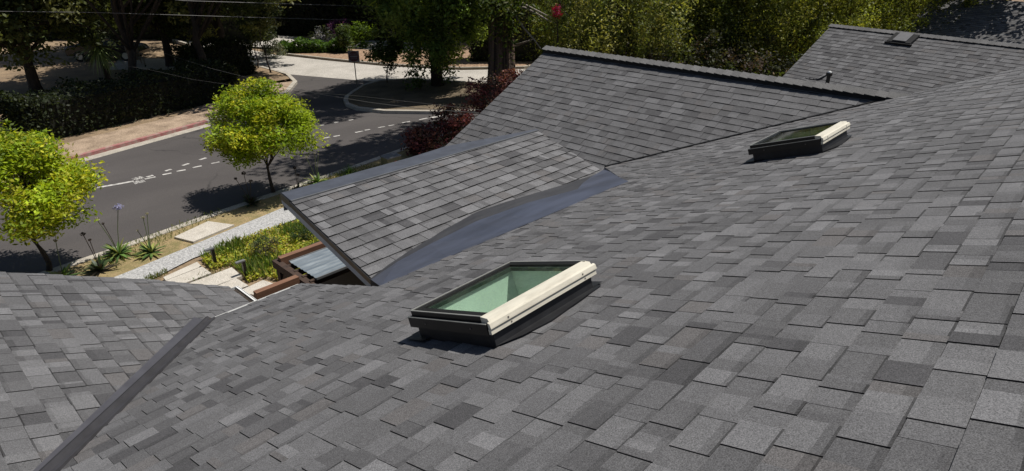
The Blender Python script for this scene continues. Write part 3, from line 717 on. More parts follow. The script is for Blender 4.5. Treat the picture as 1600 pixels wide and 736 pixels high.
dash_px(b, (673, 184), (706, 177.5), .16); dash_px(b, (150, 293.5), (209, 283), .14)
mk('lane_dashes', b.v, b.f, M['paint'])['kind'] = 'structure'
b = MB()                                                     # two rows of worn lettering, too foreshortened to read
rs = np.random.RandomState(3)
for (a, c) in (((209, 280.6), (223, 276.6)), ((209, 286), (226, 282.4))):
    p = gp(*a, GZ - .014); q = gp(*c, GZ - .014); d = (q - p); L = np.linalg.norm(d); d /= L; n_ = np.array([-d[1], d[0], 0]); ang = math.atan2(d[1], d[0])
    for k in range(4):
        o = p + d * L * (k + .5) / 4; w = L / 4 * .8; hh = .30
        dash(b, *(o - d * w * .42)[:2], ang + math.pi / 2, hh, w * .22); dash(b, *(o + d * w * .42)[:2], ang + math.pi / 2, hh, w * .22)
        dash(b, *(o + n_ * hh * (.38 if k % 2 else -.38))[:2], ang, w * .6, .06); dash(b, *o[:2], ang, w * .6, .05)
mk('road_lettering', b.v, b.f, M['paint'])['kind'] = 'structure'

# ------------------------------------------------------------------ front garden
slab = [gp(*q, GZ + .09) for q in ((272, 370), (325, 345.5), (366, 351), (302, 377.5))]
b = MB(); b.prism([tuple(p) for p in slab][::-1], (0, 0, -.09)); o = b.build('concrete_slab', M['concrete']); tag(o, 'lone pale concrete slab between kerb and gravel path', 'slab')
pav = [((255, 433), (308, 409), (315, 416), (259, 438)), ((259, 438.5), (316, 416.5), (330, 426.5), (284, 444)), ((292, 444), (362, 417.5), (378, 431), (332, 448)), ((338, 447), (369, 434.5), (388, 446), (360, 456)), ((370, 456), (411, 437.5), (431, 444), (400, 461))]
labs = ['first paver step beside the gravel, narrowest and farthest from the wing roof', 'second paver step from the gravel path', 'widest pale paver step in the middle, grass along its edge', 'small paver step just above the wing roof gutter', 'paver step nearest the low redwood beam']
for i, (q, l) in enumerate(zip(pav, labs)):
    z = GZ + .10 + .03 * i; b = MB(); b.prism([tuple(gp(*p, z)) for p in q][::-1], (0, 0, -.1)); tag(b.build('paver_step', M['concrete']), l, 'paver', 'concrete paver steps')
def path_light(px, py, label):
    p = gp(px, py, GZ + .05); root = thing('path_light', label, 'path light', p, 'path lights along the pavers')
    b = MB(); b.abox(-.035, .035, -.035, .035, 0, .42); o = b.build('post', M['bronze']); o.parent = root
    b = MB(); b.abox(-.17, .04, -.04, .04, .422, .455); o = b.build('lamp_head', M['boxtop']); o.parent = root
    return root
path_light(337, 414, 'black path light at the far corner of the groundcover, beside the gravel')
path_light(385, 434, 'black path light between two paver steps')
path_light(444, 441, 'path light nearest the wooden pergola')
# ground cover
def in_poly(p, poly):
    x, y = p[:, 0], p[:, 1]; ins = np.zeros(len(p), bool); j = len(poly) - 1
    for i in range(len(poly)):
        xi, yi = poly[i]; xj, yj = poly[j]; cnd = ((yi > y) != (yj > y)) & (x < (xj - xi) * (y - yi) / (yj - yi + 1e-12) + xi); ins ^= cnd; j = i
    return ins
gpoly = [tuple(gp(*q)[:2]) for q in ((316, 408), (345, 393), (420, 364), (500, 341), (560, 330), (600, 400), (520, 420), (445, 446), (432, 441), (412, 436), (388, 444), (378, 430), (362, 416), (331, 425))]
def scatter(poly, n, rs):
    a = np.array(poly); p = rs.uniform(a.min(0), a.max(0), (n * 3, 2)); p = p[in_poly(p, poly)]; return p[:n]
def blades(p, z, rs, hgt, w, cols, lean=.35):
    n = len(p); h_ = hgt * rs.uniform(.5, 1.3, n); a = rs.uniform(0, 2 * math.pi, n); d = np.c_[np.cos(a), np.sin(a)]; ww = w * rs.uniform(.6, 1.3, n)
    base = np.c_[p, np.full(n, z)]; tip = base + np.c_[d * (h_ * lean * rs.uniform(.2, 1.6, n))[:, None], h_]
    side_ = np.c_[-d[:, 1], d[:, 0], np.zeros(n)] * ww[:, None]; mid_ = base * .45 + tip * .55 + np.c_[np.zeros((n, 2)), h_ * .1]
    v = np.stack([base - side_ * .6, mid_ - side_, tip, mid_ + side_], 1).reshape(-1, 3)
    return v, np.repeat(tones(n, cols, rs), 4, axis=0)
rs = np.random.RandomState(12)
pc = scatter(gpoly, 16000, rs)
f1 = np.sin(pc[:, 0] * 3.1 + 1) + np.sin(pc[:, 1] * 4.2 + pc[:, 0]) + rs.normal(size=len(pc)) * .6
yel = f1 > -.85
v1, t1 = leaves(np.c_[pc[yel], GZ + .05 + .13 * rs.uniform(0, 1, yel.sum()) ** 1.3], np.full(yel.sum(), .075), tones(yel.sum(), [(.42, .46, .05), (.50, .48, .06), (.31, .39, .05), (.42, .34, .07)], rs), rs, .9, .7)
v2, t2 = blades(pc[~yel], GZ + .03, rs, .24, .012, [(.13, .22, .04), (.18, .26, .05), (.10, .17, .04), (.26, .27, .08)])
gc = leaf_obj('ground_cover', np.r_[v1, v2], np.r_[t1, t2], M['leaf']); gc['kind'] = 'stuff'
# a few tufts between the pavers and along the kerb
pg = np.concatenate([scatter([tuple(gp(*q)[:2]) for q in poly], n_, rs) for poly, n_ in ((((290, 446), (300, 440), (365, 415), (368, 418), (335, 450)), 260), (((225, 440), (262, 425), (264, 432), (240, 445)), 160), (((150, 405), (300, 345), (345, 330), (355, 335), (280, 372), (180, 425)), 500), (((430, 318), (470, 292), (560, 262), (600, 262), (500, 300)), 900))])
v3, t3 = blades(pg, GZ + .04, rs, .11, .009, [(.13, .17, .04), (.22, .22, .07), (.10, .14, .03)])
tf = leaf_obj('verge_grass', v3, t3, M['leaf']); tf['kind'] = 'stuff'
def strap_plant(px, py, label, n, L, cols, stalks=(), seed=1, name='agapanthus', z=GZ + .05, w=.035):
    rs = np.random.RandomState(seed); root = thing(name, label, 'plant', gp(px, py, z)); V = []; Fq = []; T = []
    for i in range(n):
        a = rs.uniform(0, 2 * math.pi); el = rs.uniform(.25, 1.35); l_ = L * .85 * rs.uniform(.7, 1.15); d = np.array([math.cos(a), math.sin(a), 0]); s_ = np.array([-d[1], d[0], 0]) * w * rs.uniform(.7, 1.2)
        col = tones(1, cols, rs)[0]; k0_ = len(V)
        for j in range(5):
            f = j / 4; r_ = l_ * (f * math.cos(el) + .25 * f * f); zz = l_ * (f * math.sin(el) - .55 * f * f * math.cos(el)); c = d * r_ + np.array([0, 0, max(zz, .01 + .01 * j)])
            wf = (.6, 1, 1, .7, .06)[j]; V += [c - s_ * wf + [0, 0, .006], c + s_ * wf + [0, 0, .006]]; T += [col, col]
        for j in range(4): Fq.append((k0_ + 2 * j, k0_ + 2 * j + 1, k0_ + 2 * j + 3, k0_ + 2 * j + 2))
    o = mk('leaves', V, Fq, M['hardleaf'], tone=T, smooth=True); o.parent = root
    for k, (dx, dy, hh, col, rr) in enumerate(stalks):
        b = MB(); b.tube([(0, 0, .02), (dx * .45, dy * .45, hh * .55), (dx, dy, hh)], .009, 5); st = b.build('flower_stalk', M['dark_stalk'] if col == 'dry' else M['stalk']); st.parent = root
        nl = 70; q = rs.normal(size=(nl, 3)); q /= np.linalg.norm(q, axis=1)[:, None]; q[:, 2] = q[:, 2] * .7 + .1
        c = np.array([dx, dy, hh]) + q * rr * rs.uniform(.5, 1, (nl, 1))
        v, t = leaves(c, np.full(nl, rr * .65), tones(nl, [(.03, .02, .015), (.06, .04, .03)] if col == 'dry' else ([(.28, .28, .55), (.42, .42, .68)] if col == 'blue' else [(.4, .38, .33), (.3, .28, .22)]), rs), rs, .2, .5)
        h_ = leaf_obj('flower_head', v, t, M['leaf']); h_.parent = st
    return root
M['stalk'] = mat('flower_stalk', (.10, .13, .05), .7); M['dark_stalk'] = mat('dry_stalk', (.05, .035, .025), .8)
GL = [(.11, .20, .05), (.16, .25, .07), (.07, .13, .04), (.30, .32, .09)]
DK = [(.03, .05, .02), (.045, .065, .025), (.05, .04, .03)]  # leaf colours with shade painted in, used for the dry clump as well
strap_plant(187, 399, 'agapanthus with broad leaves and one blue flower head beside the kerb', 42, .50, GL, [(.28, .12, 1.15, 'blue', .11), (-.22, .1, 1.0, 'pale', .06), (-.12, .12, .85, 'dry', .04)], 1)
strap_plant(237, 396, 'agapanthus with bare seed stalks on the dry verge, right of the blue one', 44, .46, GL, [(.05, .1, .92, 'pale', .05), (.16, .12, .98, 'pale', .04), (-.12, .2, .6, 'pale', .03)], 2)
strap_plant(158, 424, 'dark shaded agapanthus beside the wing roof edge', 40, .5, DK, [(-.1, .1, .95, 'dry', .06), (-.02, .05, .8, 'dry', .04)], 3)
strap_plant(392, 320, 'dark agapanthus in the shadow of the street tree', 40, .45, DK, [(-.25, .1, .85, 'dry', .05), (0, .08, .95, 'dry', .07), (.12, .0, .7, 'dry', .06)], 4)
strap_plant(496, 287, 'light green agapanthus beside the kerb, behind the porch roof', 46, .5, GL, [(-.2, .1, .9, 'pale', .04), (.1, .1, .95, 'pale', .04), (.22, .1, .9, 'pale', .03)], 5)
strap_plant(466, 299, 'dry dark agapanthus with one black seed head beside the kerb', 26, .35, DK, [(0, 0, .75, 'dry', .06), (.1, .05, .5, 'dry', .05)], 6)
strap_plant(546, 272, 'round tuft of fine green grass behind the porch ridge', 150, .42, [(.10, .19, .03), (.07, .14, .02), (.14, .22, .05)], [], 7, 'grass_tuft', w=.008)
strap_plant(100, 436, 'agapanthus clump beside the second street tree', 42, .46, GL, [(.1, .1, .9, 'pale', .05)], 8)
def shrub(name, label, cat, p, seed, c, r, nclump, nleaf, leaf, cr, cols, group=None, aspect=.5, up=.35, stem=.03, hollow=.3, lm='leaf', bark='bark'):
    return tree(name, label, cat, p, seed, c[2] * .8, stem, c, r, nclump, nleaf, leaf, cr, cols, bark, group, hollow, up, 7, .9, aspect=aspect, lm=lm)
LAV = [(.10, .13, .06), (.08, .12, .05), (.16, .12, .11), (.13, .15, .08)]
shrub('lavender', 'greyish lavender bush with faded mauve tips in the groundcover', 'shrub', gp(416, 402), 21, (0, 0, .28), (.42, .36, .3), 40, 1600, .07, .14, LAV, aspect=.2, up=.2)
shrub('rosemary', 'dark green bush in the groundcover below the porch rake', 'shrub', gp(473, 380), 22, (0, 0, .25), (.34, .3, .27), 36, 1300, .06, .12, [(.05, .09, .03), (.04, .07, .02)], aspect=.25)

# street trees
YG = [(.32, .41, .022), (.38, .44, .028), (.25, .345, .02), (.18, .27, .018), (.43, .43, .035)]
LOB = []
for (q, dd, zz_, rr_) in ((-1.25, 0, 2.35, .42), (-1.0, .5, 2.75, .45), (-.9, -.6, 2.1, .5), (-.55, 0, 2.95, .5), (-.1, .3, 3.1, .45), (.05, -.5, 2.8, .5), (.45, 0, 2.85, .5), (.85, .3, 2.55, .48), (1.2, 0, 2.1, .42), (.95, -.6, 1.95, .45), (1.35, .2, 1.75, .3), (-.55, -.8, 1.6, .42), (-.9, -.3, 1.65, .38), (.35, -.9, 2.1, .45), (-.1, -1.0, 2.2, .48), (.0, .9, 2.4, .5), (-.7, .9, 2.2, .45), (.7, .9, 2.1, .45), (-.35, -.2, 1.45, .28), (-1.3, -.1, 1.9, .3)):
    LOB.append((_rt[0] * q * .91 + _hd[0] * dd * .9, _rt[1] * q * .91 + _hd[1] * dd * .9, zz_ - .16, rr_ * .94))
st = tree('street_tree', 'young street tree with bright yellow-green crown at the kerb', 'tree', gp(428, 301, GZ + .03), 31, 1.75, .06, (.0, .0, 2.2), (1.2, 1.2, .9), 170, 30000, .10, .40, YG, group=None, up=.6, nl=22, lean=(-.02, 0), clumpvar=.2, aspect=.45, lobes=LOB)
copy_thing(st, (2.0, 16.7, GZ + .03), 2.1, 1.06, 'yellow-green street tree at the left edge of the picture')

# utility box and boulders
p = gp(612, 262, GZ + .0); box = thing('utility_cabinet', 'olive utility cabinet with a grey top and orange sticker behind the porch ridge', 'utility box', p)
b = MB(); b.abox(-.27, .27, -.2, .2, 0, .40); o = b.build('body', M['boxgreen']); o.parent = box
b = MB(); b.abox(-.29, .29, -.22, .22, .401, .44); o = b.build('lid', M['boxtop']); o.parent = box
b = MB(); b.abox(-.03, .09, -.205, -.202, .18, .28); o = b.build('sticker', M['orange']); o.parent = box
def boulder(px, py, s_, seed, label):
    rs = np.random.RandomState(seed); bm = bmesh.new(); bmesh.ops.create_icosphere(bm, subdivisions=3, radius=1); ph = rs.uniform(0, 6, 6)
    for v in bm.verts:
        c = v.co.copy(); k = 1 + .18 * math.sin(3 * c.x + ph[0]) + .14 * math.sin(4 * c.y + ph[1] + c.z) + .1 * math.sin(7 * c.z + ph[2]); v.co = Vector((c.x * s_[0], c.y * s_[1], c.z * s_[2])) * k
    me = bpy.data.meshes.new('boulder'); bm.to_mesh(me); bm.free(); me.materials.append(M['rock'])
    o = bpy.data.objects.new('boulder', me); COL.objects.link(o); o.location = tuple(gp(px, py, GZ + s_[2] * .4)); tag(o, label, 'rock')
boulder(664, 228, (.5, .34, .3), 1, 'large pale boulder at the foot of the red shrubs')
boulder(695, 238, (.35, .3, .22), 2, 'smaller pale boulder beside the gable roof edge')
RED = [(0.15, 0.045, 0.051), (0.21, 0.068, 0.068), (0.09, 0.03, 0.036), (0.27, 0.12, 0.105), (0.075, 0.053, 0.038)]
for i, (px, py, hh, rx, lab) in enumerate(((662, 244, .95, .6, 'low dark red shrub in front of the boulders'), (716, 232, 1.5, .85, 'dark red shrub above the pale boulders'), (764, 202, 1.9, 1.0, 'tall dark red shrub by the gable rake'), (806, 182, 2.0, 1.2, 'dark red shrub at the foot of the great redwood trunk'))):
    shrub('red_shrub', lab, 'shrub', gp(px, py), 50 + i, (0, 0, hh * .55), (rx, rx, hh * .55), 60, 3600, .12, .3, RED, group='dark red shrubs in the front garden', stem=.04)

# ------------------------------------------------------------------ pergola by the entry
KP = 1.278; PO = np.array([3.96, 8.05, GZ])
perg = thing('pergola', 'redwood pergola with clear corrugated sheet under the porch rake', 'pergola', PO)
def pg_(name, b, m): o = mk(name, [tuple(np.array([v[0] * KP, v[1] * KP, max(v[2] * KP, GZ)]) - PO) for v in b.v], b.f, m); o.parent = perg; return o
b = MB(); b.abox(3.10, 3.77, 6.86, 6.94, -3.73, -3.575); pg_('beam', b, M['wood'])
b = MB(); b.abox(2.50, 3.03, 6.30, 6.38, -3.72, -3.595); pg_('beam', b, M['wood'])
b = MB(); b.prism([(3.04, 6.98, -3.62), (3.12, 6.98, -3.62), (3.12, 6.98, -3.72), (3.04, 6.98, -3.72)], (0, -1.15, -.03)); pg_('side_beam', b, M['wood_dark'])
for yj in (6.72, 6.53, 6.34, 6.17):
    b = MB(); b.abox(3.09, 3.77, yj - .02, yj + .02, -3.70, -3.625); pg_('joist', b, M['wood_dark'])
nx, ny = 2, 40; V = []; Fq = []
for i in range(nx):
    for j in range(ny + 1):
        yy = 6.12 + (6.74 - 6.12) * j / ny; V.append((3.155 + .6 * i, yy, -3.603 + .012 * math.cos(j / ny * 2 * math.pi * 4.0) ** 8))
for j in range(ny): Fq.append((j, j + ny + 1, j + ny + 2, j + 1))
b = MB(); b.add(V, Fq); pg_('roof_sheet', b, M['poly'])
b = MB(); b.abox(3.15, 3.76, 6.105, 6.118, -3.615, -3.585); pg_('sheet_trim', b, M['boxtop'])
b = MB(); b.abox(3.15, 3.76, 6.742, 6.755, -3.615, -3.585); pg_('sheet_trim', b, M['boxtop'])
b = MB(); b.abox(3.05, 3.13, 6.84, 6.92, GZ, -3.74); pg_('post', b, M['wood_dark'])
b = MB(); b.abox(2.51, 2.59, 6.30, 6.38, GZ, -3.73); pg_('post', b, M['wood_dark'])

# ------------------------------------------------------------------ second gable further right
hb = thing('neighbouring_wing', 'grey shingled gable roof with a box vent beyond the main ridge', 'house', (18, 4, GZ))
ZF = -2.15; a = gp(1300, 39, ZF); c = gp(1456, 56, ZF); dY = (a - c) / np.linalg.norm(a - c); dX = np.array([dY[1], -dY[0], 0])
rid = Roof(a, dY, -dX * cG - np.array([0, 0, nG])); 
def fpt(s_, w): return a + dY * s_ - dX * w + np.array([0, 0, -.5 * w])
lo_ = hit(1234, 124, rid.N, rid.N @ a); kk = rid.uv(lo_)
freg = [[fpt(0, 0), fpt(-9, 0), fpt(-9, 4.2), fpt(kk[0], 4.2)]]
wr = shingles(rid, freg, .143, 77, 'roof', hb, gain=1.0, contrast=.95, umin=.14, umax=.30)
deck(rid, freg, 'roof_deck', M['fascia'], wr, thick=.12)
rid2 = Roof(a, -dY, dX * cG - np.array([0, 0, nG])); 
b = MB(); b.add([fpt(0, 0), fpt(-9, 0), fpt(-9, 0) + dX * 4 - [0, 0, 2.], fpt(0, 0) + dX * 4 - [0, 0, 2.]], [(0, 1, 2, 3)]); o = b.build('back_slope', M['edge'], wr)
V = []; Fc = []; T = []; FM = []; s_ = .03
while s_ > -9:
    s2 = s_ - .19; w = .14; l0, l1 = .036, .022; t = np.array([.118, .116, .116]) * rnd.uniform(.85, 1.15)
    for sg in (-1, 1):
        A = a + dY * s_ + [0, 0, l0]; Bq = a + dY * s2 + [0, 0, l1]; q = [A, Bq, Bq + dX * sg * w - [0, 0, w * .45], A + dX * sg * w - [0, 0, w * .45]]
        i0 = len(V); V += q + [x - np.array([0, 0, .01]) for x in q]; Fc.append((i0, i0 + 1, i0 + 2, i0 + 3) if sg < 0 else (i0 + 3, i0 + 2, i0 + 1, i0)); T.append(t); FM.append(0)
        for i in range(4): j = (i + 1) % 4; Fc.append((i0 + i, i0 + 4 + i, i0 + 4 + j, i0 + j)); T.append(t * .2); FM.append(1)
    s_ = s2 + .04
mk('ridge_cap', V, Fc, parent=wr, tone=T, mats=[M['shingle'], M['edge']], fmat=FM)
vc = hit(1411, 63, rid.N, rid.N @ a); u_, v_ = rid.uv(vc)
b = MB()
def rbx(b, a0, a1, c_0, c_1, e0, e1): b.box(rid.P((a0 + a1) / 2, (c_0 + c_1) / 2, (e0 + e1) / 2), rid.U * (a1 - a0) / 2, rid.V * (c_1 - c_0) / 2, rid.N * (e1 - e0) / 2)
rbx(b, u_ - .30, u_ + .30, v_ - .20, v_ + .20, .012, .075); rv = b.build('roof_vent', M['edge'], hb)
b = MB(); rbx(b, u_ - .17, u_ + .17, v_ - .20, v_ + .17, .0755, .10); b.build('vent_cover', M['ventgrey'], rv)
b = MB(); rbx(b, u_ - .34, u_ + .34, v_ + .2, v_ + .235, .012, .06); b.build('vent_lip', M['black_metal'], rv)
cb = a - dX * 1.9 + [0, 0, -3.0]
b = MB(); q0 = a - dX * 3.9 - dY * .5; q1 = a + dX * 3.9 - dY * .5
b.prism([(*q0[:2], GZ), (*q1[:2], GZ), (*q1[:2], ZF - 2.1), (*(a - dY * .5)[:2], ZF - .16), (*q0[:2], ZF - 2.1)], -dY * 8); b.build('wall', M['wall'], hb)

# roof of another house at the far right
hc = thing('distant_house', 'distant house roof half in deep shade at the far right', 'house', (26, 4, GZ))
a2 = dp(1462, -6, 31); c2 = a2 - dY * 9
r3 = Roof(a2, dY, -dX * cG - np.array([0, 0, nG])); lo2 = hit(1418, 44, r3.N, r3.N @ a2); kk = r3.uv(lo2)
f3 = [[a2, a2 - dY * 9, a2 - dY * 9 - dX * 4 - [0, 0, 2.0], a2 + dY * kk[0] - dX * 4 - [0, 0, 2.0]]]
rr = shingles(r3, f3, .143, 99, 'roof', hc, umin=.2, umax=.4)
deck(r3, f3, 'roof_deck', M['fascia'], rr, thick=.15)
b = MB(); b.prism([tuple(a2 - dX * 3.6 - dY * .5 + [0, 0, -1.95]), tuple(a2 - dX * 3.6 - dY * .5)[:2] + (GZ,), tuple(a2 + dX * 4 - dY * .5)[:2] + (GZ,), tuple(a2 + dX * 4 - dY * .5 + [0, 0, -1.95]), tuple(a2 - dY * .5 + [0, 0, -.2])], -dY * 8); b.build('wall', M['wall'], hc)

# ------------------------------------------------------------------ street sign
sp = gp(558, 138, GZ + .1); sg = thing('road_sign', 'square do not enter sign in shade on a thin post at the island', 'sign', sp)
fd = -np.array([.62, .78, 0]); fd /= np.linalg.norm(fd); sx_ = np.array([-fd[1], fd[0], 0]) ; sx_ = -sx_ if sx_ @ _rt < 0 else sx_; zz = np.array([0, 0, 1.])
HC = 1.62; hs = .275
def place(b, name, m, par=None): o = b.build(name, m); o.parent = par or sg; return o
b = MB(); b.tube([(0, 0, -.1), (0, 0, 1.88)], .026, 8); place(b, 'post', M['steel'])
b = MB(); b.box(fd * .04 + zz * HC, sx_ * hs, fd * .004, zz * hs); plate = place(b, 'plate', M['signwhite'])
b = MB(); b.add([fd * .0452 + zz * (HC + hs * .93 * math.sin(q)) + sx_ * hs * .93 * math.cos(q) for q in np.linspace(0, 2 * math.pi, 33)[:-1]], [tuple(range(32))]); place(b, 'red_disc', M['signred'], plate)
b = MB(); b.box(fd * .0462 + zz * HC, sx_ * hs * .68, fd * .0007, zz * hs * .11); place(b, 'white_bar', M['signwhite'], plate)
def text(body, size, pos, m, par):
    cu = bpy.data.curves.new('lettering', 'FONT'); cu.body = body; cu.size = size; cu.align_x = 'CENTER'; cu.align_y = 'CENTER'
    o = bpy.data.objects.new('lettering_curve', cu); me = bpy.data.meshes.new_from_object(o); bpy.data.objects.remove(o)
    me.transform(Matrix(((sx_[0], zz[0], fd[0], pos[0]), (sx_[1], zz[1], fd[1], pos[1]), (sx_[2], zz[2], fd[2], pos[2]), (0, 0, 0, 1))))
    me.name = 'lettering'; me.materials.clear(); me.materials.append(m); o = bpy.data.objects.new('lettering', me); COL.objects.link(o); o.parent = par
text('DO NOT', .11, fd * .0465 + zz * (HC + .105), M['signwhite'], plate); text('ENTER', .11, fd * .0465 + zz * (HC - .105), M['signwhite'], plate)

# ------------------------------------------------------------------ trees beyond the street
OAK = [(0.088, 0.113, 0.043), (0.121, 0.144, 0.053), (0.056, 0.078, 0.031), (0.196, 0.203, 0.078)]
CED = [(0.112, 0.18, 0.039), (0.165, 0.247, 0.051), (0.068, 0.112, 0.027), (0.255, 0.33, 0.068)]
def G3(px, py): q = gp(px, py); return (q[0], q[1], GZ)
# great redwood trunk with a high crown
rw = thing('redwood', 'great redwood trunk with furrowed bark rising out of the picture', 'tree', G3(784, 152))
K = 28; V = []; Fq = []; nseg = 48; rs = np.random.RandomState(8); ph = rs.uniform(0, 6, 8)
for i in range(K + 1):
    z = 22 * (i / K) ** 1.2; r_ = .60 * (1 - .018 * z) * (1 + .35 * math.exp(-z * 1.1))
    for j in range(nseg):
        q = 2 * math.pi * j / nseg; k = 1 + .07 * math.sin(9 * q + ph[0] + .25 * z) + .05 * math.sin(16 * q + ph[1] - .3 * z) + .035 * math.sin(23 * q + ph[2] + .5 * z); V.append((r_ * k * math.cos(q), r_ * k * math.sin(q), z - .1))
for i in range(K):
    for j in range(nseg): Fq.append((i * nseg + j, i * nseg + (j + 1) % nseg, (i + 1) * nseg + (j + 1) % nseg, (i + 1) * nseg + j))
o = mk('trunk', V, Fq, M['redbark'], smooth=True); o.parent = rw
rs = np.random.RandomState(9); P1, idx, cc = crown_pts(rs, 90, 16000, (-.6, 2.2, 18), (3.6, 3.2, 5.0), 1.0, .4, .8, .3)
P2, i2, cc2 = crown_pts(rs, 26, 3200, (-.35, -.55, 4.9), (1.6, 1.3, 1.3), .5, .2, .9, 1.1)
P3 = np.r_[P1, P2]; t_ = tones(len(P3), [(.07, .11, .02), (.10, .14, .025), (.05, .075, .016), (.14, .15, .03)], rs)
v, tt = leaves(P3, np.full(len(P3), .24), t_, rs, .2, .35); o = leaf_obj('crown', v, tt, M['leaf'], rw)
def pbranch(pts, r0, r1):
    n = len(pts); b = MB(); b.tube([dp(x, y, d) - np.array(rw.location) for x, y, d in pts], [r0 + (r1 - r0) * i / (n - 1) for i in range(n)], 6); o = mk('bare_branch', b.v, b.f, M['deadwood'], smooth=True); o.parent = rw
pbranch([(800, 12, 30), (820, 12, 29), (840, 22, 28.5), (858, 33, 28), (866, 36, 28)], .06, .03)
pbranch([(790, 10, 30.5), (806, 26, 29.5), (818, 43, 29), (835, 62, 28.5), (845, 76, 28.2)], .06, .025)
pbranch([(796, 72, 32.5), (812, 69, 31), (832, 62, 30)], .10, .03); pbranch([(810, 2, 30), (838, 16, 28), (860, 27, 27.5)], .05, .03)
pbranch([(868, -6, 27), (880, 10, 26.8), (884, 20, 26.6), (894, 28, 26.4)], .04, .02)
for cq in cc[::5]:
    b = MB(); b.tube([(0, 0, cq[2] - 1), cq * np.array([.5, .5, 0]) + np.array([0, 0, cq[2] - .6]), cq], [.10, .07, .02], 5); o = mk('branch', b.v, b.f, M['redbark'], smooth=True); o.parent = rw

tree('cedar', 'dark spreading cedar on the traffic island', 'tree', G3(684, 136), 61, 9.5, .30, (-.2, 0, 5.7), (3.4, 3.3, 4.5), 230, 60000, .21, .68, CED, hollow=.35, droop=.5, nl=24, clumpvar=.35, aspect=.45)
tree('sapling', 'small sapling with a round dark crown beside the do not enter sign', 'tree', G3(606, 132), 62, 1.5, .04, (.0, 0, 1.75), (1.05, 1.0, .85), 40, 3600, .15, .32, [(.06, .10, .02), (.09, .13, .025), (.04, .07, .016)], hollow=.3, nl=8)
tree('sapling', 'thin leaning sapling at the far kerb corner', 'tree', G3(424, 116), 63, 2.6, .05, (-.4, 0, 3.6), (1.3, 1.2, 1.5), 46, 3600, .16, .4, OAK, hollow=.3, nl=9, lean=(-.35, .1))
tree('sapling', 'short thin sapling left of the leaning one by the hedge', 'tree', G3(405, 109), 64, 1.7, .045, (0, 0, 2.4), (.8, .8, 1.0), 30, 1800, .14, .35, OAK, hollow=.3, nl=7)
oak_specs = [(350, 103, 'large shaded oak with a thick dark trunk behind the tall hedge', 1.0, .40, 4.2), (268, 106, 'shaded oak behind the long dark hedge', .85, .28, 3.6), (182, 84, 'oak behind the palm-like cordyline', .9, .30, 3.9), (60, 150, 'oak at the left end of the dark hedge', .95, .30, 3.9)]
for i, (px, py, lab, sc, tr, th) in enumerate(oak_specs):
    tree('oak', lab, 'tree', G3(px, py), 70 + i, th, tr, (0, 0, 5.3 * sc + .6), (5.4 * sc, 4.8 * sc, 3.7 * sc), 300, 34000, .25, .85, OAK, group='oaks behind the hedges', hollow=.35, nl=22, clumpvar=.35)
# crowns overhead that shade the far left garden
tree('oak', 'oak overhanging the tall box hedge and street mouth', 'tree', (13.6, 35.2, GZ), 78, 4.6, .26, (3.3, -.8, 8.2), (3.6, 3.6, 2.0), 170, 15000, .25, .85, OAK, group='oaks behind the hedges', hollow=.35, nl=20)
tree('oak', 'oak growing over the long dark hedge near the pavement', 'tree', (9.5, 33.2, GZ), 79, 4.8, .24, (1.4, -2.6, 8.2), (6.0, 2.7, 2.0), 190, 19000, .25, .85, OAK, group='oaks behind the hedges', hollow=.35, nl=20)
# distant trees behind the planter
BK = [(0.138, 0.175, 0.071), (0.196, 0.225, 0.088), (0.088, 0.117, 0.051), (0.284, 0.294, 0.138)]
bgp = [(400, 72, 'tree behind the sunlit concrete road, left of the fern bed'), (455, 66, 'pale-trunked tree behind the fern bed'), (520, 66, 'broad dark tree behind the purple bush'), (590, 80, 'dark tree behind the mulch bed'), (655, 98, 'dark tree between cedar and mulch bed'), (715, 108, 'tree behind the cedar, left of the redwood'), (825, 104, 'tree behind the bare branches of the redwood')]
for i, (px, py, lab) in enumerate(bgp):
    q = G3(px, py - 22) if i < 3 else G3(px, py - (26 if i == 3 else 44))
    tree('background_tree', lab, 'tree', q, 90 + i, 3.4, .22, (0, 0, 6.2), (4.3, 4.3, 4.4), 240, 26000, .27, .85, BK if i != 3 else CED, 'palebark' if i == 1 else 'bark', 'trees beyond the concrete road', hollow=.3, nl=14, clumpvar=.4)
# tall row beyond the gable
RT = [(0.15, 0.181, 0.043), (0.219, 0.237, 0.056), (0.1, 0.131, 0.033), (0.312, 0.306, 0.088)]
RT2 = [(0.24, 0.276, 0.048), (0.312, 0.318, 0.06), (0.156, 0.192, 0.036)]
row = [(905, 88, RT2, 'leafy light green tree behind the left end of the gable ridge'), (962, 92, RT, 'slim dense tree nearest the gable ridge, left of its middle'), (985, 92, RT, 'dense tree behind the middle of the gable ridge'), (1070, 98, RT, 'broad tree behind the gable ridge, hiding a red pot'), (1150, 102, RT, 'tree behind the right half of the gable ridge'), (1225, 104, RT2, 'tall feathery tree left of the far gable roof'), (1310, 96, RT2, 'feathery yellow-green tree behind the far gable ridge'), (1385, 92, RT2, 'yellow-green tree above the box vent'), (1460, 88, RT, 'tree at the right behind the far gable')]
for i, (px, py, cols, lab) in enumerate(row):
    d_ = [33, 27, 31, 30, 30, 29, 31, 33, 39][i]; q = dp(px, py, 1.); q = q * (d_ / 1.); q = (q[0], q[1], GZ)
    tree('row_tree', lab, 'tree', q, 110 + i, 3.2, .16, (0, 0, 4.6), (3.0, 3.0, 4.3), 260, 40000, .14, .55, cols, 'bark', 'tall trees beyond the gable ridge', hollow=.3, up=.25, nl=14, droop=.9, clumpvar=.32, aspect=.4)
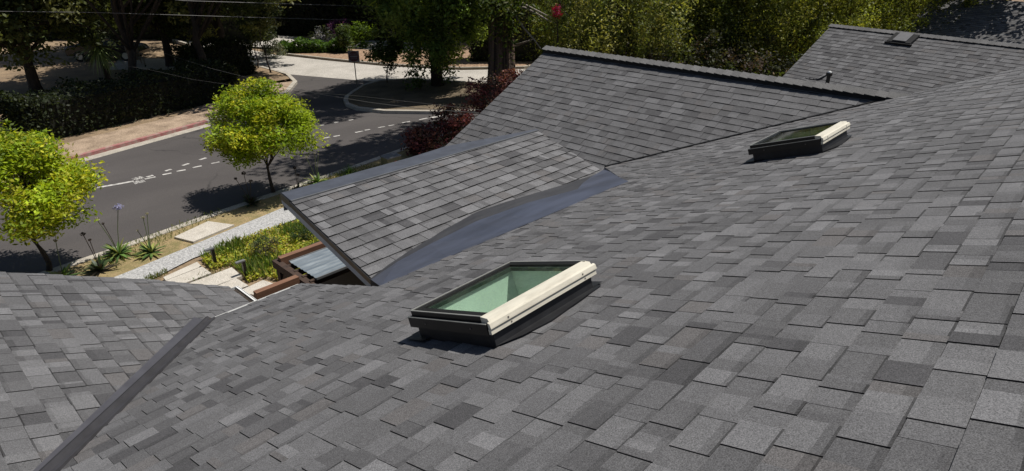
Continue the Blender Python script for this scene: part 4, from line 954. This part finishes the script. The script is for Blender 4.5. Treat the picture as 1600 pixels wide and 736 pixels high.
# low dark shrubs under that row
for i, (px, py, lab) in enumerate(((930, 96, 'dark understorey shrub behind the gable ridge, left'), (1010, 104, 'dark understorey shrub behind the middle of the ridge'), (1120, 112, 'dark understorey shrub behind the ridge near the red pot'), (1200, 118, 'dark understorey shrub left of the far roof'))):
    q = dp(px, py, 26); shrub('understorey_shrub', lab, 'shrub', (q[0], q[1], GZ), 130 + i, (0, 0, 1.7), (2.0, 2.0, 1.7), 90, 5200, .16, .5, [(.035, .04, .02), (.055, .06, .028), (.07, .05, .04), (.05, .07, .02)], group='understorey shrubs behind the gable')
q = dp(873, 17, 25); shrub('flowering_shrub', 'climbing bush with a bright pink flower cluster left of the tall row', 'shrub', (q[0], q[1], GZ), 140, (0, 0, q[2] - GZ), (.22, .22, .26), 10, 190, .11, .17, [(.62, .03, .10), (.5, .02, .07), (.55, .1, .2)], stem=.05)
# shade trees in the front garden, crowns above the frame
tree('garden_tree', 'tall front garden tree standing behind the gable roof', 'tree', (24.2, 16.4, GZ), 150, 13.0, .22, (-4.0, -.5, 15.6), (4.4, 2.3, 2.6), 150, 15000, .24, .75, CED, hollow=.4, nl=16)
tree('shade_tree', 'dark tree on the near side of the distant house', 'tree', (a2[0] + 4.0, a2[1] - 2.2, GZ), 152, 6.0, .25, (-3.4, .6, 7.6), (3.6, 4.6, 1.5), 120, 12000, .25, .8, OAK, hollow=.4, nl=14)

# hedges
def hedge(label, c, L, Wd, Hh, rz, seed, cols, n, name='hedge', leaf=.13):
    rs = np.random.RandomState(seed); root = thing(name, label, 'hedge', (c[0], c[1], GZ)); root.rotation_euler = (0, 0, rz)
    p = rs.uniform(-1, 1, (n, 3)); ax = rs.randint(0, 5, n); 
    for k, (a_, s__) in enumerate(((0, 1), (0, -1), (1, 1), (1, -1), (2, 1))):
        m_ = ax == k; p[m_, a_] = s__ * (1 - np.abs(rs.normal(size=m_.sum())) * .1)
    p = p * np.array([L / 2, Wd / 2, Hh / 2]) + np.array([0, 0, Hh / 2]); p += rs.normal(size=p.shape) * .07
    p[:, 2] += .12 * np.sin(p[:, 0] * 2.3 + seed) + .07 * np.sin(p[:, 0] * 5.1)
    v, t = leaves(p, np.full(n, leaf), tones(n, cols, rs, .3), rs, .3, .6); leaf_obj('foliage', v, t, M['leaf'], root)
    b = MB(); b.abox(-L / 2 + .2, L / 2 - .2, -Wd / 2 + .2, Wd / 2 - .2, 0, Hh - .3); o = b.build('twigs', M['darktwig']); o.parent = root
    return root
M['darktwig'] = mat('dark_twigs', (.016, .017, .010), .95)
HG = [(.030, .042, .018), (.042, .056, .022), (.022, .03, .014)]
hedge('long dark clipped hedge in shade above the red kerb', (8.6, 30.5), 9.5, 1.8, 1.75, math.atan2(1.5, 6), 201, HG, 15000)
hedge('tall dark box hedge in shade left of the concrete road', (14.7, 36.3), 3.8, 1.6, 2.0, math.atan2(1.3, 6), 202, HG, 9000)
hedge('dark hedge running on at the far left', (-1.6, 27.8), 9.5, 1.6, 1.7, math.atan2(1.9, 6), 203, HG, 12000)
hedge('bright green fern bed across the concrete road', (23.3, 40.7), 4.3, 1.1, .75, math.atan2(-1.9, 2.0), 204, [(.07, .14, .02), (.10, .18, .03), (.045, .09, .015)], 5200, 'fern_bed', .18)
for k, (px, py, L_, hh, lab) in enumerate(((210, 62, 22, 4.2, 'tall dark screen hedge far behind the left garden'), (480, 52, 20, 4.0, 'tall dark screen hedge beyond the fern bed'), (665, 62, 12, 3.6, 'tall dark screen hedge behind the cedar'))):
    q = gp(px, py); hedge(lab, q, L_, 1.6, hh, HEAD - math.pi / 2, 220 + k, [(.04, .05, .022), (.055, .068, .028), (.025, .034, .015)], 14000, 'screen_hedge', .3)
for k, (px, py, d_, L_, hh, lab) in enumerate(((930, 60, 40, 16, 5.0, 'tall screen hedge behind the left of the tree row'), (1240, 60, 40, 20, 5.0, 'tall screen hedge behind the right of the tree row'))):
    q = dp(px, py, d_); hedge(lab, q, L_, 1.6, hh, HEAD - math.pi / 2, 230 + k, [(.04, .05, .022), (.06, .075, .028), (.03, .04, .018)], 14000, 'screen_hedge', .22)
shrub('purple_bush', 'dark purple bush behind the fern bed', 'shrub', G3(531, 66), 205, (0, 0, .8), (1.0, 1.0, .8), 40, 2200, .16, .4, [(.10, .03, .10), (.06, .02, .06), (.13, .05, .13)])
shrub('upright_shrub', 'upright green shrub standing on the mulch bed', 'shrub', G3(542, 84), 206, (0, 0, .95), (.5, .5, .95), 36, 2200, .14, .3, [(.07, .11, .03), (.10, .13, .04), (.05, .08, .02)])
shrub('yellow_shrub', 'yellow-green bush behind the mulch bed', 'shrub', G3(568, 75), 207, (0, 0, .9), (.9, .9, .8), 36, 2000, .18, .4, [(.12, .19, .02), (.09, .15, .02)])
shrub('white_flower_bush', 'pale flowering bush behind the fern bed', 'shrub', G3(508, 68), 208, (0, 0, .6), (.9, .7, .6), 30, 1500, .14, .3, [(.4, .4, .46), (.3, .3, .36), (.06, .08, .03)])
shrub('grey_shrub', 'pale grey shrub at the left end of the fern bed', 'shrub', G3(430, 90), 209, (0, 0, .5), (.8, .8, .5), 30, 1800, .13, .3, [(.24, .25, .2), (.16, .18, .12)])
# cordyline
rs = np.random.RandomState(44); cq = G3(172, 132); cor = thing('cordyline', 'spiky cordyline with a ball of sword leaves at the far left', 'plant', cq)
b = MB(); b.tube([(0, 0, -.1), (-.05, 0, .9), (-.1, 0, 1.75)], [.16, .13, .12], 9); o = b.build('trunk', M['bark'], smooth=True); o.parent = cor
V = []; Fq = []; T = []
for i in range(190):
    q = rs.normal(size=3); q /= np.linalg.norm(q); q[2] = q[2] * .85 + .15; l_ = rs.uniform(1.0, 1.55); s_ = np.cross(q, [0, 0, 1.]); s_ = s_ / (np.linalg.norm(s_) + 1e-6) * .035; col = tones(1, [(.26, .34, .12), (.34, .42, .18), (.16, .23, .08)], rs)[0]; k0_ = len(V)
    for j in range(5):
        f = j / 4; c_ = np.array([-.1, 0, 1.95]) + q * l_ * f + np.array([0, 0, -.38 * f * f * l_]); wf = (.6, 1, .9, .6, .05)[j]; V += [c_ - s_ * wf, c_ + s_ * wf]; T += [col, col]
    for j in range(4): Fq.append((k0_ + 2 * j, k0_ + 2 * j + 1, k0_ + 2 * j + 3, k0_ + 2 * j + 2))
o = mk('leaves', V, Fq, M['hardleaf'], tone=T); o.parent = cor

# ------------------------------------------------------------------ behind the hedge: car, chair, wall
def car(loc, rz, label):
    root = thing('parked_car', label, 'car', loc); root.rotation_euler = (0, 0, rz)
    prof = [(-2.2, .35), (-2.25, .75), (-2.0, .95), (-1.45, 1.0), (-.85, 1.42), (.55, 1.45), (1.15, 1.02), (2.05, .86), (2.25, .6), (2.2, .35)]
    b = MB(); n = len(prof); rows = [(-.85, .97), (-.78, 1.0), (.78, 1.0), (.85, .97)]
    for yv, k in rows: b.v += [(x * (1 if abs(yv) < .8 else .985), yv * (1 if z < 1.05 else .84), z * k) for x, z in prof]
    for r_ in range(3):
        for i in range(n): b.f.append((r_ * n + i, r_ * n + (i + 1) % n, (r_ + 1) * n + (i + 1) % n, (r_ + 1) * n + i))
    b.f += [tuple(range(n))[::-1], tuple(3 * n + i for i in range(n))]
    o = b.build('body', M['carpaint']); o.parent = root; o.modifiers.new('bevel', 'BEVEL').width = .04
    for sgn in (-1, 1):
        b = MB(); b.prism([(-1.3, .735 * sgn, 1.04), (-.8, .72 * sgn, 1.36), (.5, .72 * sgn, 1.38), (.98, .735 * sgn, 1.04)], (0, .03 * sgn, 0)); o = b.build('side_window', M['carglass']); o.parent = root
        for x in (-1.4, 1.4):
            b = MB(); b.tube([(x, .62 * sgn, .33), (x, .88 * sgn, .33)], .33, 18); o = b.build('wheel', M['tyre']); o.parent = root
            b = MB(); b.tube([(x, .80 * sgn, .33), (x, .89 * sgn, .33)], .2, 14); q = b.build('rim', M['alu']); q.parent = o
    return root
car((12.6, 47.5, GZ + .1), R(-42), 'dark parked car in shade behind the cordyline')
q = gp(216, 104); ch = thing('garden_chair', 'weathered wooden garden chair behind the dark hedge', 'chair', (q[0], q[1], GZ + .1))
b = MB(); b.abox(-.35, .35, -.32, .32, .4, .45); o = b.build('seat', M['chairwood']); o.parent = ch
b = MB(); b.prism([(-.35, .30, .46), (.35, .30, .46), (.35, .48, 1.1), (-.35, .48, 1.1)], (0, .04, 0)); o = b.build('backrest', M['chairwood']); o.parent = ch
for x in (-.31, .31):
    for y in (-.28, .28): b = MB(); b.abox(x - .035, x + .035, y - .03, y + .03, 0, .399); o = b.build('leg', M['chairwood']); o.parent = ch
    b = MB(); b.abox(x - .05, x + .05, -.32, .3, .62, .66); o = b.build('armrest', M['chairwood']); o.parent = ch
sheet('patio', [tuple(gp(*q)[:2]) for q in ((170, 112), (330, 112), (345, 98), (190, 92))], GZ + .115, M['concrete'])
q0 = gp(120, 52); b = MB(); b.abox(-4, 4, -.15, .15, 0, 2.6); o = b.build('white_wall', M['whitewall']); o.location = (q0[0], q0[1], GZ); o.rotation_euler = (0, 0, R(-45)); tag(o, 'sunlit white wall glimpsed through the trees at the upper left', 'wall')
q0 = dp(1113, 107, 30); pot = thing('plant_pot', 'terracotta pot glimpsed behind the gable ridge', 'pot', (q0[0], q0[1], GZ))
b = MB(); b.lathe([(.22, 0), (.34, .55), (.36, .62)], (0, 0, q0[2] - GZ - .4), 14); o = b.build('pot', M['terracotta']); o.parent = pot
b = MB(); b.lathe([(.4, 0), (.4, q0[2] - GZ - .41)], (0, 0, 0), 12); o = b.build('plinth', M['wall']); o.parent = pot
# dark fence added to close the view and block bright ground at the back
q0 = gp(470, 40); b = MB(); b.abox(-30, 30, -.06, .06, 0, 2.0); o = b.build('backdrop_fence', M['darkfence']); o.location = (q0[0] + 4, q0[1], GZ); o.rotation_euler = (0, 0, R(-46)); tag(o, 'dark wooden fence added far behind the trees to hide bright ground', 'fence')

# ------------------------------------------------------------------ overhead wires
def wire(label, pts, r_, sag=0.):
    P_ = [dp(*p) for p in pts]; out = []
    for i in range(len(P_) - 1):
        for k in range(8): f = k / 8; out.append(P_[i] * (1 - f) + P_[i + 1] * f)
    out.append(P_[-1]); b = MB(); b.tube(out, r_, 5); tag(b.build('overhead_wire', M['wire']), label, 'wire', 'overhead wires')
wire('overhead wire crossing the upper left trees', [(-60, 17, 22), (146, 19.5, 24), (390, 27, 27), (640, 34, 34)], .009)
wire('topmost overhead wire at the upper left', [(200, -10, 22), (285, 1, 23), (400, 4.5, 25), (640, 12, 33)], .008)
wire('service wire sagging over the street towards the gable', [(150, 44, 38), (200, 62, 34), (265, 86, 30), (330, 107, 27), (390, 122, 25), (440, 134, 23), (500, 147, 21), (578, 160, 18), (650, 169, 15), (712, 174, 13), (748, 176, 11.8)], .006)
wire('lower service wire above the dark hedge', [(150, 96, 26), (230, 108, 25), (300, 124, 24), (370, 134, 23), (440, 141, 22), (560, 150, 18), (720, 168, 13), (752, 172, 11.8)], .003)
